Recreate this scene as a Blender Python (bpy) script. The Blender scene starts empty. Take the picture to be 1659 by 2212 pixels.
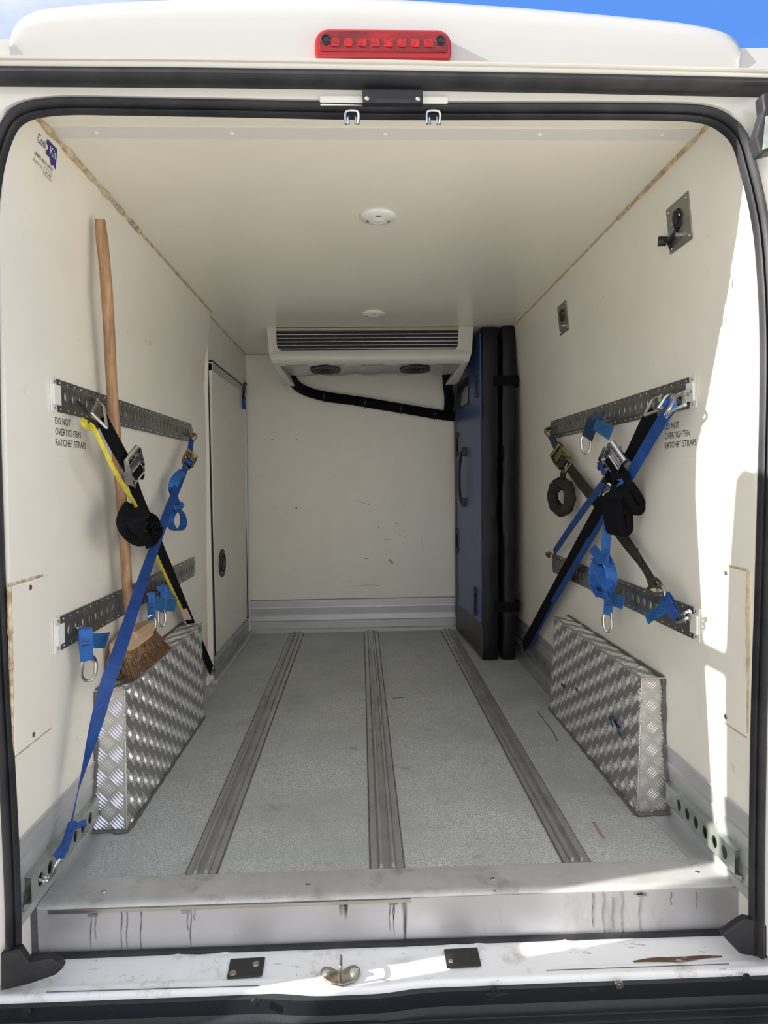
import bpy, bmesh, math, random
from mathutils import Vector as V, Matrix, noise
random.seed(7)
S = bpy.context.scene
COL = S.collection

# ------------------------------------------------------------------ camera
F = 1400.0                      # focal length in pixels of the 1659 x 2212 frame
CX, CY, EYE = 829.5, 1106.0, V((0, 0, 1.0))
ay = V(((784 - CX) / F, (CY - 1040) / F, 1)).normalized()      # van's length axis in camera coordinates (right, up, forward)
ax = V((1, .013, 0)); ax = (ax - ay * ax.dot(ay)).normalized()
az = ax.cross(ay)
if az[1] < 0: az = -az
right = V((ax[0], ay[0], az[0])); up = V((ax[1], ay[1], az[1])); fwd = V((ax[2], ay[2], az[2]))
cam = bpy.data.objects.new('camera', bpy.data.cameras.new('camera')); COL.objects.link(cam)
m = Matrix((right, up, -fwd)).transposed().to_4x4(); m.translation = EYE
cam.matrix_world = m
cam.data.sensor_fit = 'HORIZONTAL'; cam.data.sensor_width = 36; cam.data.lens = 36 * F / 1659
cam.data.clip_start = .05
S.camera = cam

# ------------------------------------------------------------------ exposure, world, sun
S.view_settings.view_transform = 'Standard'; S.view_settings.look = 'None'
S.view_settings.gamma = 1; S.view_settings.use_curve_mapping = False
S.view_settings.exposure = 0.58
S.cycles.max_bounces = 10; S.cycles.diffuse_bounces = 6; S.cycles.glossy_bounces = 5
S.cycles.sample_clamp_indirect = 6
SUN_DIR = V((1.655, .29, -.72)).normalized()
sun = bpy.data.objects.new('sun', bpy.data.lights.new('sun', 'SUN')); COL.objects.link(sun)
sun.data.energy = 9.0; sun.data.angle = math.radians(.6); sun.data.color = (1, .95, .86)
sun.rotation_euler = SUN_DIR.to_track_quat('-Z', 'Y').to_euler()
W = bpy.data.worlds.new('sky'); S.world = W; W.use_nodes = True
nt = W.node_tree; nt.nodes.clear()
def N(t, k, **kw):
    n = t.nodes.new(k)
    for a, b in kw.items(): setattr(n, a, b)
    return n
wo = N(nt, 'ShaderNodeOutputWorld'); bg = N(nt, 'ShaderNodeBackground'); tc = N(nt, 'ShaderNodeTexCoord')
mp = N(nt, 'ShaderNodeMapping'); mp.inputs['Scale'].default_value = (1.0, 1.0, 2.2)
ns = N(nt, 'ShaderNodeTexNoise'); ns.inputs['Scale'].default_value = 3.1; ns.inputs['Detail'].default_value = 7; ns.inputs['Roughness'].default_value = .6
sp = N(nt, 'ShaderNodeSeparateXYZ')
# cloud amount grows to the left (-x) and behind the camera (-y)
m1 = N(nt, 'ShaderNodeMath', operation='MULTIPLY'); m1.inputs[1].default_value = -.95
m2 = N(nt, 'ShaderNodeMath', operation='MULTIPLY_ADD'); m2.inputs[1].default_value = -.55
m3 = N(nt, 'ShaderNodeMath', operation='ADD')
rp = N(nt, 'ShaderNodeMapRange'); rp.inputs['From Min'].default_value = .42; rp.inputs['From Max'].default_value = .95
L = nt.links.new
L(tc.outputs['Generated'], mp.inputs[0]); L(mp.outputs[0], ns.inputs['Vector']); L(tc.outputs['Generated'], sp.inputs[0])
L(sp.outputs['X'], m1.inputs[0]); L(sp.outputs['Y'], m2.inputs[0]); L(m1.outputs[0], m2.inputs[2])
L(m2.outputs[0], m3.inputs[0]); L(ns.outputs['Fac'], m3.inputs[1]); 
ad = N(nt, 'ShaderNodeMath', operation='ADD'); ad.inputs[1].default_value = .36; L(m3.outputs[0], ad.inputs[0])
L(ad.outputs[0], rp.inputs[0])
gr = N(nt, 'ShaderNodeValToRGB')
gr.color_ramp.elements[0].position = .0; gr.color_ramp.elements[0].color = (.42, .55, .78, 1)
gr.color_ramp.elements[1].position = .5; gr.color_ramp.elements[1].color = (.095, .255, .72, 1)
L(sp.outputs['Z'], gr.inputs[0])
mx = N(nt, 'ShaderNodeMix', data_type='RGBA'); mx.inputs[7].default_value = (.98, .97, .98, 1)
L(rp.outputs[0], mx.inputs[0]); L(gr.outputs[0], mx.inputs[6]); L(mx.outputs[2], bg.inputs[0]); L(bg.outputs[0], wo.inputs[0])
bg.inputs['Strength'].default_value = .86

# ------------------------------------------------------------------ pixel -> world helpers (rays on real planes)
def ray(px, py):
    return (right * ((px - CX) / F) + up * ((CY - py) / F) + fwd)
def at(px, py, x=None, y=None, z=None):
    d = ray(px, py); i, v = (0, x) if x is not None else (1, y) if y is not None else (2, z)
    return EYE + d * ((v - EYE[i]) / d[i])
PROF_L = [(-.2, -.80), (0, -.80), (.21, -.782), (1.2, -.765), (1.55, -.765), (1.836, -.727)]
PROF_R = [(-.2, .905), (0, .905), (.21, .888), (1.2, .878), (1.5, .868), (1.836, .833)]
ZC = 1.836; YB = 4.29; YR = 1.43
def prof(P, z):
    for (a, b), (c, d) in zip(P, P[1:]):
        if z <= c: return b + (d - b) * (z - a) / (c - a)
    return P[-1][1]
def wl(px, py, off=0.0):
    x = -.76
    for _ in range(8):
        p = at(px, py, x=x); x = prof(PROF_L, max(-.2, p.z)) + off
    return at(px, py, x=x)
def wr(px, py, off=0.0):
    x = .87
    for _ in range(8):
        p = at(px, py, x=x); x = prof(PROF_R, max(-.2, p.z)) - off
    return at(px, py, x=x)

# ------------------------------------------------------------------ materials
def mat(name, col, rough=.5, metal=0.0, var=0.0, vscale=8, bump=0.0, bscale=60, col2=None, stretch=None, spec=.5, coat=0.0, rvar=0.0, det=5, contrast=(.35, .65)):
    m = bpy.data.materials.new(name); m.use_nodes = True; t = m.node_tree; b = t.nodes['Principled BSDF']
    b.inputs['Base Color'].default_value = (*col, 1); b.inputs['Roughness'].default_value = rough; b.inputs['Metallic'].default_value = metal
    b.inputs['Specular IOR Level'].default_value = spec; b.inputs['Coat Weight'].default_value = coat
    tc = N(t, 'ShaderNodeTexCoord'); mp = N(t, 'ShaderNodeMapping'); t.links.new(tc.outputs['Object'], mp.inputs[0])
    if stretch: mp.inputs['Scale'].default_value = stretch
    if var or col2:
        n = N(t, 'ShaderNodeTexNoise'); n.inputs['Scale'].default_value = vscale; n.inputs['Detail'].default_value = det; n.inputs['Roughness'].default_value = .65
        t.links.new(mp.outputs[0], n.inputs['Vector'])
        r = N(t, 'ShaderNodeValToRGB'); r.color_ramp.elements[0].position, r.color_ramp.elements[1].position = contrast
        c2 = col2 or tuple(c * (1 - var) for c in col)
        r.color_ramp.elements[0].color = (*c2, 1); r.color_ramp.elements[1].color = (*col, 1)
        t.links.new(n.outputs['Fac'], r.inputs[0]); t.links.new(r.outputs[0], b.inputs['Base Color'])
        if rvar:
            mr = N(t, 'ShaderNodeMapRange'); mr.inputs['To Min'].default_value = rough + rvar; mr.inputs['To Max'].default_value = rough
            t.links.new(n.outputs['Fac'], mr.inputs[0]); t.links.new(mr.outputs[0], b.inputs['Roughness'])
    if bump:
        n2 = N(t, 'ShaderNodeTexNoise'); n2.inputs['Scale'].default_value = bscale; n2.inputs['Detail'].default_value = 4
        t.links.new(mp.outputs[0], n2.inputs['Vector'])
        bp = N(t, 'ShaderNodeBump'); bp.inputs['Strength'].default_value = bump; bp.inputs['Distance'].default_value = .002
        t.links.new(n2.outputs['Fac'], bp.inputs['Height']); t.links.new(bp.outputs[0], b.inputs['Normal'])
    return m
def wear(m, col, scale, lo, hi, rough=None, stretch=(1, 1, 1), detail=6, seed=0.0):
    """mixes a second colour over the base: grime, scuffs, rust, streaks with a shape of their own"""
    t = m.node_tree; b = t.nodes['Principled BSDF']; src = b.inputs['Base Color']
    tc = N(t, 'ShaderNodeTexCoord'); mp = N(t, 'ShaderNodeMapping'); mp.inputs['Scale'].default_value = stretch; mp.inputs['Location'].default_value = (seed, seed * .7, seed * .3)
    n = N(t, 'ShaderNodeTexNoise'); n.inputs['Scale'].default_value = scale; n.inputs['Detail'].default_value = detail; n.inputs['Roughness'].default_value = .7
    r = N(t, 'ShaderNodeMapRange'); r.inputs['From Min'].default_value = lo; r.inputs['From Max'].default_value = hi
    x = N(t, 'ShaderNodeMix', data_type='RGBA'); x.inputs[7].default_value = (*col, 1)
    t.links.new(tc.outputs['Object'], mp.inputs[0]); t.links.new(mp.outputs[0], n.inputs['Vector']); t.links.new(n.outputs['Fac'], r.inputs[0]); t.links.new(r.outputs[0], x.inputs[0])
    if src.links: t.links.new(src.links[0].from_socket, x.inputs[6])
    else: x.inputs[6].default_value = src.default_value
    t.links.new(x.outputs[2], src)
    return m
M = {}
M['wall'] = wear(mat('cream_laminate', (.90, .875, .80), .30, bump=.05, bscale=120, var=.05, vscale=3), (.52, .49, .42), 9, .66, .80, seed=3)
M['wall_door'] = mat('door_laminate', (.82, .80, .73), .32, var=.05, vscale=3)
M['wall_back'] = wear(wear(mat('back_laminate', (.90, .88, .80), .35, var=.05, vscale=4), (.45, .42, .36), 7, .66, .82, seed=9), (.25, .24, .22), 60, .76, .80, seed=1)
M['ceiling'] = mat('ceiling_laminate', (.86, .835, .74), .22, var=.03, vscale=2)
M['ceiltrim'] = mat('grey_joint_strip', (.74, .73, .72), .3)
M['bead'] = mat('aged_sealant', (.74, .64, .46), .7, col2=(.36, .25, .14), vscale=45, bump=.8, bscale=90)
M['beadlight'] = mat('cream_sealant', (.68, .60, .43), .7, col2=(.45, .34, .18), vscale=30)
M['greybead'] = mat('grey_sealant', (.09, .09, .085), .8, col2=(.16, .155, .145), vscale=40, bump=.8, bscale=70)
M['paint'] = wear(mat('white_van_paint', (.74, .73, .68), .18, coat=.6, var=.02), (.45, .42, .36), 14, .70, .78, seed=2)
M['sillpaint'] = wear(wear(wear(mat('white_sill_paint', (.80, .82, .86), .3, coat=.3), (.40, .37, .31), 9, .56, .74, seed=2), (.05, .045, .04), 50, .68, .72, seed=4), (.20, .18, .15), 26, .62, .69, stretch=(.3, 1, 1), seed=8)
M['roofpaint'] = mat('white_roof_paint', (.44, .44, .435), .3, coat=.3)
M['rubber'] = mat('black_rubber', (.012, .013, .017), .46, spec=.35, col2=(.030, .031, .036), vscale=9, bump=.1, bscale=40)
M['plastic'] = wear(mat('black_plastic', (.012, .014, .02), .45, bump=.25, bscale=350), (.09, .09, .09), 30, .64, .80, stretch=(.25, 1, 1), seed=5)
M['black'] = mat('black_hardware', (.01, .01, .012), .4)
M['alu'] = wear(mat('ribbed_aluminium', (.62, .63, .66), .40, metal=.55, var=.12, vscale=5, stretch=(1, .3, 6), bump=.08, bscale=80), (.28, .28, .28), 12, .62, .80, stretch=(1, .3, 3), seed=4)
M['ledge'] = wear(wear(mat('worn_aluminium_ledge', (.60, .61, .62), .45, metal=.5, var=.18, vscale=6, rvar=.15), (.19, .19, .18), 5, .53, .74, seed=6, detail=9), (.05, .05, .05), 35, .68, .74, seed=8)
M['ledgeface'] = wear(wear(mat('ledge_face_aluminium', (.54, .54, .56), .40, metal=.65, var=.1, vscale=3, rvar=.15), (.30, .30, .29), 4, .58, .8, stretch=(1, 1, .5), seed=6), (.07, .07, .065), 16, .68, .73, stretch=(1.6, 1, .12), seed=2.3, detail=2)
M['galv'] = mat('galvanised_steel', (.56, .59, .55), .34, metal=.75, col2=(.36, .40, .37), vscale=22)
M['rail'] = mat('wall_rail_steel', (.29, .285, .27), .32, metal=.8, col2=(.19, .19, .19), vscale=10)
M['zinc'] = mat('bright_zinc', (.66, .67, .68), .22, metal=1, col2=(.4, .41, .42), vscale=30)
M['brass'] = mat('yellow_passivated_steel', (.50, .40, .20), .28, metal=1, col2=(.2, .16, .09), vscale=30)
M['screw'] = mat('steel_screw', (.55, .53, .50), .3, metal=1)
M['treadbar'] = mat('polished_glint_bar', (.88, .88, .87), .30, metal=.75)  # worn bars, brightened further so the colour carries the doorway glint
M['tread'] = mat('tread_plate_shaded', (.40, .40, .40), .42, metal=.7, var=.12, vscale=7)  # plate tone darkened: the dim interior it mirrors is put into the colour
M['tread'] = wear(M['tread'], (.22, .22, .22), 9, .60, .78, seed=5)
M['treadend'] = wear(mat('tread_plate_lit', (.60, .59, .57), .34, metal=.75, var=.1, vscale=8), (.42, .36, .27), 7, .58, .76, seed=1)  # same plate in a lighter tone, for the faces that catch the light
M['floor'] = mat('speckled_grey_floor', (.66, .69, .70), .5, col2=(.28, .295, .30), vscale=260, bump=.25, bscale=300, det=2, contrast=(.38, .62))
wear(M['floor'], (.36, .385, .385), 2.6, .42, .72, seed=2, detail=8)
wear(M['floor'], (.17, .17, .16), 7, .60, .80, seed=7, detail=8)
M['track'] = wear(mat('floor_track_aluminium', (.50, .51, .51), .40, metal=.55, var=.2, vscale=14, stretch=(1, .5, 1)), (.25, .25, .245), 10, .50, .75, stretch=(1, .5, 1))
M['blackweb'] = mat('black_webbing', (.004, .004, .006), .8, spec=.15, bump=.5, bscale=400)
M['greyweb'] = mat('worn_grey_webbing', (.045, .039, .034), .85, spec=.2, col2=(.025, .022, .02), vscale=40, bump=.6, bscale=300)
def webbing(name, col, col2, ribs=520):
    m = mat(name, col, .6, col2=col2, vscale=25); t = m.node_tree; b = t.nodes['Principled BSDF']
    tc = N(t, 'ShaderNodeTexCoord'); w = N(t, 'ShaderNodeTexWave'); w.bands_direction = 'Z'; w.inputs['Scale'].default_value = ribs / 6.28
    bp = N(t, 'ShaderNodeBump'); bp.inputs['Strength'].default_value = .35; bp.inputs['Distance'].default_value = .001
    t.links.new(tc.outputs['Object'], w.inputs['Vector']); t.links.new(w.outputs['Fac'], bp.inputs['Height']); t.links.new(bp.outputs[0], b.inputs['Normal'])
    return m
M['blueweb'] = webbing('blue_webbing', (.009, .065, .29), (.006, .04, .19))
M['lightblue'] = webbing('light_blue_webbing', (.018, .14, .50), (.012, .09, .34))
M['navyweb'] = webbing('navy_webbing', (.015, .045, .13), (.01, .03, .08))
M['bluetag'] = mat('blue_label_fabric', (.012, .17, .46), .55, col2=(.01, .12, .36), vscale=20)
M['yellow'] = mat('yellow_webbing', (.75, .66, .06), .6, col2=(.5, .42, .04), vscale=60)
M['pink'] = mat('pale_pink_tag', (.75, .52, .48), .6)
M['wood'] = mat('broom_wood', (.48, .29, .16), .55, col2=(.26, .14, .07), vscale=9, stretch=(8, 8, .7), bump=.2)
M['headwood'] = mat('pale_broom_block_wood', (.62, .46, .30), .6, col2=(.42, .28, .16), vscale=14, stretch=(2, .4, 2), bump=.3)
M['bristle'] = mat('brown_bristle', (.40, .24, .13), .7, col2=(.10, .05, .02), vscale=260, stretch=(1, 1, .12), contrast=(.4, .6))
M['ivory'] = mat('evaporator_plastic', (.60, .60, .56), .28, var=.04)
M['tray'] = wear(mat('evaporator_tray', (.42, .43, .44), .25, metal=.3), (.75, .75, .68), 22, .62, .70, seed=3)
M['fin'] = mat('evaporator_fins', (.02, .02, .024), .35, metal=.5)
M['finbar'] = mat('evaporator_tube', (.30, .30, .32), .3, metal=.9)
M['beige'] = mat('beige_edge_strip', (.45, .38, .30), .5, var=.1)
M['hose'] = mat('foam_hose', (.004, .004, .006), .85, spec=.15, bump=.3)
M['bluepanel'] = mat('blue_ripple_panel', (.06, .11, .29), .33, col2=(.045, .085, .23), vscale=10, bump=.55, bscale=90, stretch=(1, 1, .5))
M['vinyl'] = mat('black_vinyl', (.006, .006, .009), .42, spec=.3, bump=.8, bscale=14, stretch=(1, 1, .5))
M['greyvinyl'] = mat('grey_vinyl_edge', (.06, .058, .055), .45, bump=.5, bscale=25)
M['white'] = mat('white_plastic', (.82, .82, .80), .25)
M['socket'] = mat('brushed_plate', (.42, .41, .38), .35, metal=.8, col2=(.30, .29, .27), vscale=60, stretch=(1, .2, 4))
M['drip'] = mat('dried_drip', (.30, .30, .30), .7, col2=(.09, .09, .085), vscale=30)
M['ink'] = mat('black_ink', (.012, .012, .012), .6)
M['blueink'] = mat('blue_ink', (.03, .02, .22), .5)
M['greyink'] = mat('grey_ink', (.16, .16, .20), .6)
M['label'] = mat('clear_label', (.88, .86, .785), .24)
M['red'] = mat('red_lens', (.34, .005, .012), .2, coat=.2)
M['darkred'] = mat('dark_red_lens', (.10, .003, .008), .16, coat=.1, col2=(.26, .005, .01), vscale=12, stretch=(1, 1, 3))
M['ledred'] = mat('bright_red_reflector', (.50, .008, .008), .3, col2=(.14, .004, .008), vscale=110)
M['rust'] = mat('rust_stain', (.74, .74, .71), .6, col2=(.10, .055, .03), vscale=38, stretch=(.45, 1.6, 1), contrast=(.52, .66))
M['pad'] = wear(mat('black_pad', (.02, .02, .02), .6), (.08, .06, .045), 40, .6, .75)
M['oldsteel'] = mat('rusty_zinc', (.36, .34, .30), .35, metal=.9, col2=(.20, .11, .05), vscale=40, contrast=(.35, .5))
M['scratch'] = mat('scratch_mark', (.46, .50, .49), .6)
M['redmark'] = mat('red_mark', (.38, .20, .20), .6)
M['asphalt'] = mat('pale_concrete', (.58, .54, .47), .9, col2=(.48, .46, .42), vscale=80)

# ------------------------------------------------------------------ mesh helpers
class MB:
    def __init__(s): s.v = []; s.f = []; s.k = 0; s.mi = []; s.mats = []
    def add(s, vs, fs):
        k = len(s.v); s.v += [V(p) for p in vs]; s.f += [tuple(i + k for i in f) for f in fs]; s.mi += [s.k] * len(fs); return s
    def use(s, material):      # following faces take another material slot
        if material not in s.mats: s.mats.append(material)
        s.k = s.mats.index(material) + 1; return s
    def hexa(s, c):           # 8 corners: bottom ring 0-3, top ring 4-7
        return s.add(c, [(3, 2, 1, 0), (4, 5, 6, 7), (0, 1, 5, 4), (1, 2, 6, 5), (2, 3, 7, 6), (3, 0, 4, 7)])
    def box(s, a, b):
        (x0, y0, z0), (x1, y1, z1) = a, b
        return s.hexa([(x0, y0, z0), (x1, y0, z0), (x1, y1, z0), (x0, y1, z0), (x0, y0, z1), (x1, y0, z1), (x1, y1, z1), (x0, y1, z1)])
    def obox(s, c, u, v, w):  # centre + three half vectors
        c, u, v, w = V(c), V(u), V(v), V(w)
        return s.hexa([c - u - v - w, c + u - v - w, c + u + v - w, c - u + v - w, c - u - v + w, c + u - v + w, c + u + v + w, c - u + v + w])
    def prism(s, poly, vec):  # planar polygon (3D points) extruded by vec
        n = len(poly); P = [V(p) for p in poly]; vec = V(vec)
        return s.add(P + [p + vec for p in P], [tuple(range(n))[::-1], tuple(range(n, 2 * n))] + [(i, (i + 1) % n, (i + 1) % n + n, i + n) for i in range(n)])
    def cyl(s, c, axis, r, h, n=20, r2=None):
        c = V(c); a = V(axis).normalized(); u = a.orthogonal().normalized(); w = a.cross(u); r2 = r if r2 is None else r2
        A = [c + (u * math.cos(t) + w * math.sin(t)) * r for t in [2 * math.pi * i / n for i in range(n)]]
        B = [c + a * h + (u * math.cos(t) + w * math.sin(t)) * r2 for t in [2 * math.pi * i / n for i in range(n)]]
        return s.add(A + B, [tuple(range(n))[::-1], tuple(range(n, 2 * n))] + [(i, (i + 1) % n, (i + 1) % n + n, i + n) for i in range(n)])
    def tube(s, pts, r, n=8, closed=False, smooth=0, flat=1.0):
        P = [V(p) for p in pts]
        if smooth: P = catmull(P, smooth, closed)
        rs = r if isinstance(r, (list, tuple)) else [r] * len(P)
        if len(rs) != len(P): rs = [rs[min(len(rs) - 1, int(i * len(rs) / len(P)))] for i in range(len(P))]
        k = len(P); T = [(P[(i + 1) % k] - P[i - 1]) if closed or 0 < i < k - 1 else (P[1] - P[0] if i == 0 else P[-1] - P[-2]) for i in range(k)]
        nrm = T[0].orthogonal().normalized(); vs = []
        for i in range(k):
            t = T[i].normalized(); nrm = (nrm - t * nrm.dot(t)); nrm = nrm.normalized() if nrm.length > 1e-6 else t.orthogonal().normalized()
            b = t.cross(nrm)
            vs += [P[i] + (nrm * math.cos(a) + b * math.sin(a) * flat) * rs[i] for a in [2 * math.pi * j / n for j in range(n)]]
        fs = [(i * n + j, i * n + (j + 1) % n, ((i + 1) % k) * n + (j + 1) % n, ((i + 1) % k) * n + j) for i in range(k if closed else k - 1) for j in range(n)]
        if not closed: fs += [tuple(range(n))[::-1], tuple(range((k - 1) * n, k * n))]
        return s.add(vs, fs)
    def ribbon(s, pts, w, nrm, th=.002, smooth=0, closed=False):
        """strap: flat band along pts; w width(s); nrm face normal(s)"""
        P = [V(p) for p in pts]; k0 = len(P)
        ws = list(w) if isinstance(w, (list, tuple)) else [w] * k0
        ns_ = [V(n) for n in nrm] if isinstance(nrm, list) else [V(nrm)] * k0
        if smooth:
            Q = catmull(P, smooth, closed); K = len(Q)
            ws = [lerp_at(ws, i / (K - 1) * (k0 - 1)) for i in range(K)]; ns_ = [lerp_at(ns_, i / (K - 1) * (k0 - 1)) for i in range(K)]; P = Q
        k = len(P); vs = []
        for i in range(k):
            t = (P[(i + 1) % k] - P[i - 1]) if closed or 0 < i < k - 1 else (P[1] - P[0] if i == 0 else P[-1] - P[-2])
            t.normalize(); n = ns_[i] - t * ns_[i].dot(t); n.normalize(); b = t.cross(n) * (ws[i] / 2); n = n * (th / 2)
            vs += [P[i] - b - n, P[i] + b - n, P[i] + b + n, P[i] - b + n]
        fs = [(i * 4 + j, i * 4 + (j + 1) % 4, ((i + 1) % k) * 4 + (j + 1) % 4, ((i + 1) % k) * 4 + j) for i in range(k if closed else k - 1) for j in range(4)]
        if not closed: fs += [(3, 2, 1, 0), tuple((k - 1) * 4 + j for j in range(4))]
        return s.add(vs, fs)
    def sweep(s, pts, profile, side, closed=False):
        """profile [(a,b)]: a along the in-plane outward direction, b along 'side' (constant vector)"""
        P = [V(p) for p in pts]; k = len(P); n = len(profile); side = V(side); vs = []
        for i in range(k):
            t = (P[(i + 1) % k] - P[i - 1]) if closed or 0 < i < k - 1 else (P[1] - P[0] if i == 0 else P[-1] - P[-2])
            o = t.normalized().cross(side)
            vs += [P[i] + o * a + side * b for a, b in profile]
        fs = [(i * n + j, i * n + (j + 1) % n, ((i + 1) % k) * n + (j + 1) % n, ((i + 1) % k) * n + j) for i in range(k if closed else k - 1) for j in range(n)]
        if not closed: fs += [tuple(range(n))[::-1], tuple(range((k - 1) * n, k * n))]
        return s.add(vs, fs)
    def grid(s, rows):        # rows of points -> surface
        n = len(rows[0]); vs = [p for r in rows for p in r]
        return s.add(vs, [(i * n + j, i * n + j + 1, (i + 1) * n + j + 1, (i + 1) * n + j) for i in range(len(rows) - 1) for j in range(n - 1)])
def catmull(P, m, closed=False):
    k = len(P); out = []
    for i in range(k if closed else k - 1):
        p0 = P[i - 1] if (closed or i) else P[0] * 2 - P[1]; p1 = P[i]; p2 = P[(i + 1) % k]; p3 = P[(i + 2) % k] if (closed or i + 2 < k) else P[-1] * 2 - P[-2]
        for j in range(m):
            t = j / m; out.append(.5 * ((2 * p1) + (p2 - p0) * t + (2 * p0 - 5 * p1 + 4 * p2 - p3) * t * t + (3 * p1 - p0 - 3 * p2 + p3) * t ** 3))
    if not closed: out.append(P[-1])
    return out
def lerp_at(a, t):
    i = min(int(t), len(a) - 2) if len(a) > 1 else 0
    if len(a) == 1: return a[0]
    return a[i] * (1 - (t - i)) + a[i + 1] * (t - i)
def origin_of(o):
    p = V((0, 0, 0))
    while o is not None: p += o.location; o = o.parent
    return p
def obj(name, mb, material, parent=None, bevel=0, smooth=False, base=None):
    P = mb.v
    if parent is not None: org = origin_of(parent); loc = V((0, 0, 0))
    else:
        lo = [min(p[i] for p in P) for i in range(3)]; hi = [max(p[i] for p in P) for i in range(3)]
        org = loc = V(base) if base else V(((lo[0] + hi[0]) / 2, (lo[1] + hi[1]) / 2, lo[2]))
    me = bpy.data.meshes.new(name); me.from_pydata([p - org for p in P], [], mb.f); me.update()
    me.materials.append(M[material])
    for x in mb.mats: me.materials.append(M[x])
    if mb.mats: me.polygons.foreach_set('material_index', mb.mi)
    b = bmesh.new(); b.from_mesh(me); bmesh.ops.recalc_face_normals(b, faces=b.faces); b.to_mesh(me); b.free()
    o = bpy.data.objects.new(name, me); COL.objects.link(o); o.location = loc
    if parent is not None: o.parent = parent
    if bevel:
        md = o.modifiers.new('bevel', 'BEVEL'); md.width = bevel; md.segments = 2; md.limit_method = 'ANGLE'; md.angle_limit = math.radians(40)
    if smooth:
        for p in me.polygons: p.use_smooth = True
        try: me.set_sharp_from_angle(angle=math.radians(40 if smooth is True else smooth))
        except Exception: pass
    return o
def tag(o, label=None, cat=None, group=None, kind=None):
    if label: o['label'] = label
    if cat: o['category'] = cat
    if group: o['group'] = group
    if kind: o['kind'] = kind
    return o
def thing(name, loc, label, cat, group=None):
    o = bpy.data.objects.new(name, None); COL.objects.link(o); o.location = V(loc); o.empty_display_size = .05
    return tag(o, label, cat, group)
def struct(name, mb, material, parent=None, **k):
    o = obj(name, mb, material, parent, **k)
    if parent is None: o['kind'] = 'structure'
    return o
def text(name, body, width, height, origin, rgt, upv, material, parent=None, extrude=.0003, bold=0.0):
    """lettering fitted into width x height; origin = lower-left corner"""
    c = bpy.data.curves.new('t', 'FONT'); c.body = body; c.size = 1; c.extrude = 0; c.offset = bold; c.resolution_u = 3
    o = bpy.data.objects.new('t', c); COL.objects.link(o)
    dg = bpy.context.evaluated_depsgraph_get(); dg.update()
    me = bpy.data.meshes.new_from_object(o.evaluated_get(dg))
    xs = [v.co.x for v in me.vertices]; ys = [v.co.y for v in me.vertices]
    sx = width / (max(xs) - min(xs)); sy = height / (max(ys) - min(ys)); x0, y0 = min(xs), min(ys)
    mb = MB(); rgt = V(rgt); upv = V(upv); nn = rgt.cross(upv).normalized()
    mb.add([V(origin) + rgt * ((v.co.x - x0) * sx) + upv * ((v.co.y - y0) * sy) + nn * extrude for v in me.vertices], [tuple(p.vertices) for p in me.polygons])
    bpy.data.objects.remove(o); bpy.data.curves.remove(c); bpy.data.meshes.remove(me)
    return obj(name, mb, material, parent)
def screw(mb, c, axis, r=.006, h=.003):
    a = V(axis).normalized(); c = V(c)
    mb.cyl(c, a, r, h * .6, 14, r * .85); mb.cyl(c + a * h * .6, a, r * .85, h * .4, 14, r * .4)

X3, Y3, Z3 = V((1, 0, 0)), V((0, 1, 0)), V((0, 0, 1))

# ================================================================== SETTING: cargo box shell
TH = .05
def wall_panel(P, sgn, y0, y1, zs):
    mb = MB(); inner = [V((prof(P, z), 0, z)) for z in zs]; outer = [V((prof(P, z) + sgn * TH, 0, z)) for z in zs]
    ring = inner + outer[::-1]
    mb.prism([p + Y3 * y0 for p in ring], Y3 * (y1 - y0)); return mb
zs = [-.2, 0, .21, 1.2, 1.4, 1.55, 1.65, 1.75, ZC]
struct('wall_left', wall_panel(PROF_L, -1, YR, 3.22, zs), 'wall', smooth=30)
struct('wall_right', wall_panel(PROF_R, 1, YR, YB, zs), 'wall', smooth=30)
mb = MB(); mb.prism([V((-.775, 3.22, 0)), V((-.775, 3.22, 1.2)), V((-.757, 3.22, 1.74)), V((-.752, 3.22, ZC)), V((-.85, 3.22, ZC)), V((-.85, 3.22, 0))], Y3 * (YB - 3.22))
struct('wall_left_front', mb, 'wall_door')
mb = MB(); mb.box((-.86, YB, -.02), (.96, YB + .05, ZC + .02)); struct('wall_back', mb, 'wall_back')
mb = MB(); mb.box((-.78, 1.44, ZC), (.90, YB, ZC + .05)); ceil = struct('ceiling', mb, 'ceiling')
mb = MB(); mb.box((-.735, 1.575, ZC - .002), (.84, 1.625, ZC + .001)); struct('joint_strip', mb, 'ceiltrim', ceil)
mb = MB()
for x in (-.30, .065, .44, -.62, .74): screw(mb, (x, 1.60, ZC - .002), -Z3, .006, .003)
struct('screw', mb, 'white', ceil)
mb = MB(); mb.box((-.86, 1.60, -.03), (.96, YB, 0)); flo = struct('floor', mb, 'floor')
def back_mark(px, w, material='greybead'):
    mb = MB(); mb.ribbon([at(x, y, y=YB - .0008) for x, y in px], w, -Y3, .0006, smooth=3); struct('scuff_mark', mb, material, wb_)
wb_ = bpy.data.objects['wall_back']
back_mark([(638, 1096), (642, 1098)], .006); back_mark([(853, 1133), (858, 1130)], .003); back_mark([(815, 1142), (819, 1137)], .003); back_mark([(788, 1207), (797, 1206)], .003)
back_mark([(770, 1083), (784, 1086), (800, 1091)], .0014); back_mark([(860, 1156), (870, 1158), (878, 1165)], .0014); back_mark([(830, 1167), (844, 1166)], .0014); back_mark([(908, 1168), (914, 1177)], .0014)
back_mark([(840, 1209), (846, 1213), (847, 1219)], .014, 'beadlight'); back_mark([(585, 949), (591, 949)], .002); back_mark([(637, 946), (643, 950)], .002); back_mark([(755, 1267), (790, 1264), (820, 1265)], .0012)
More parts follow.
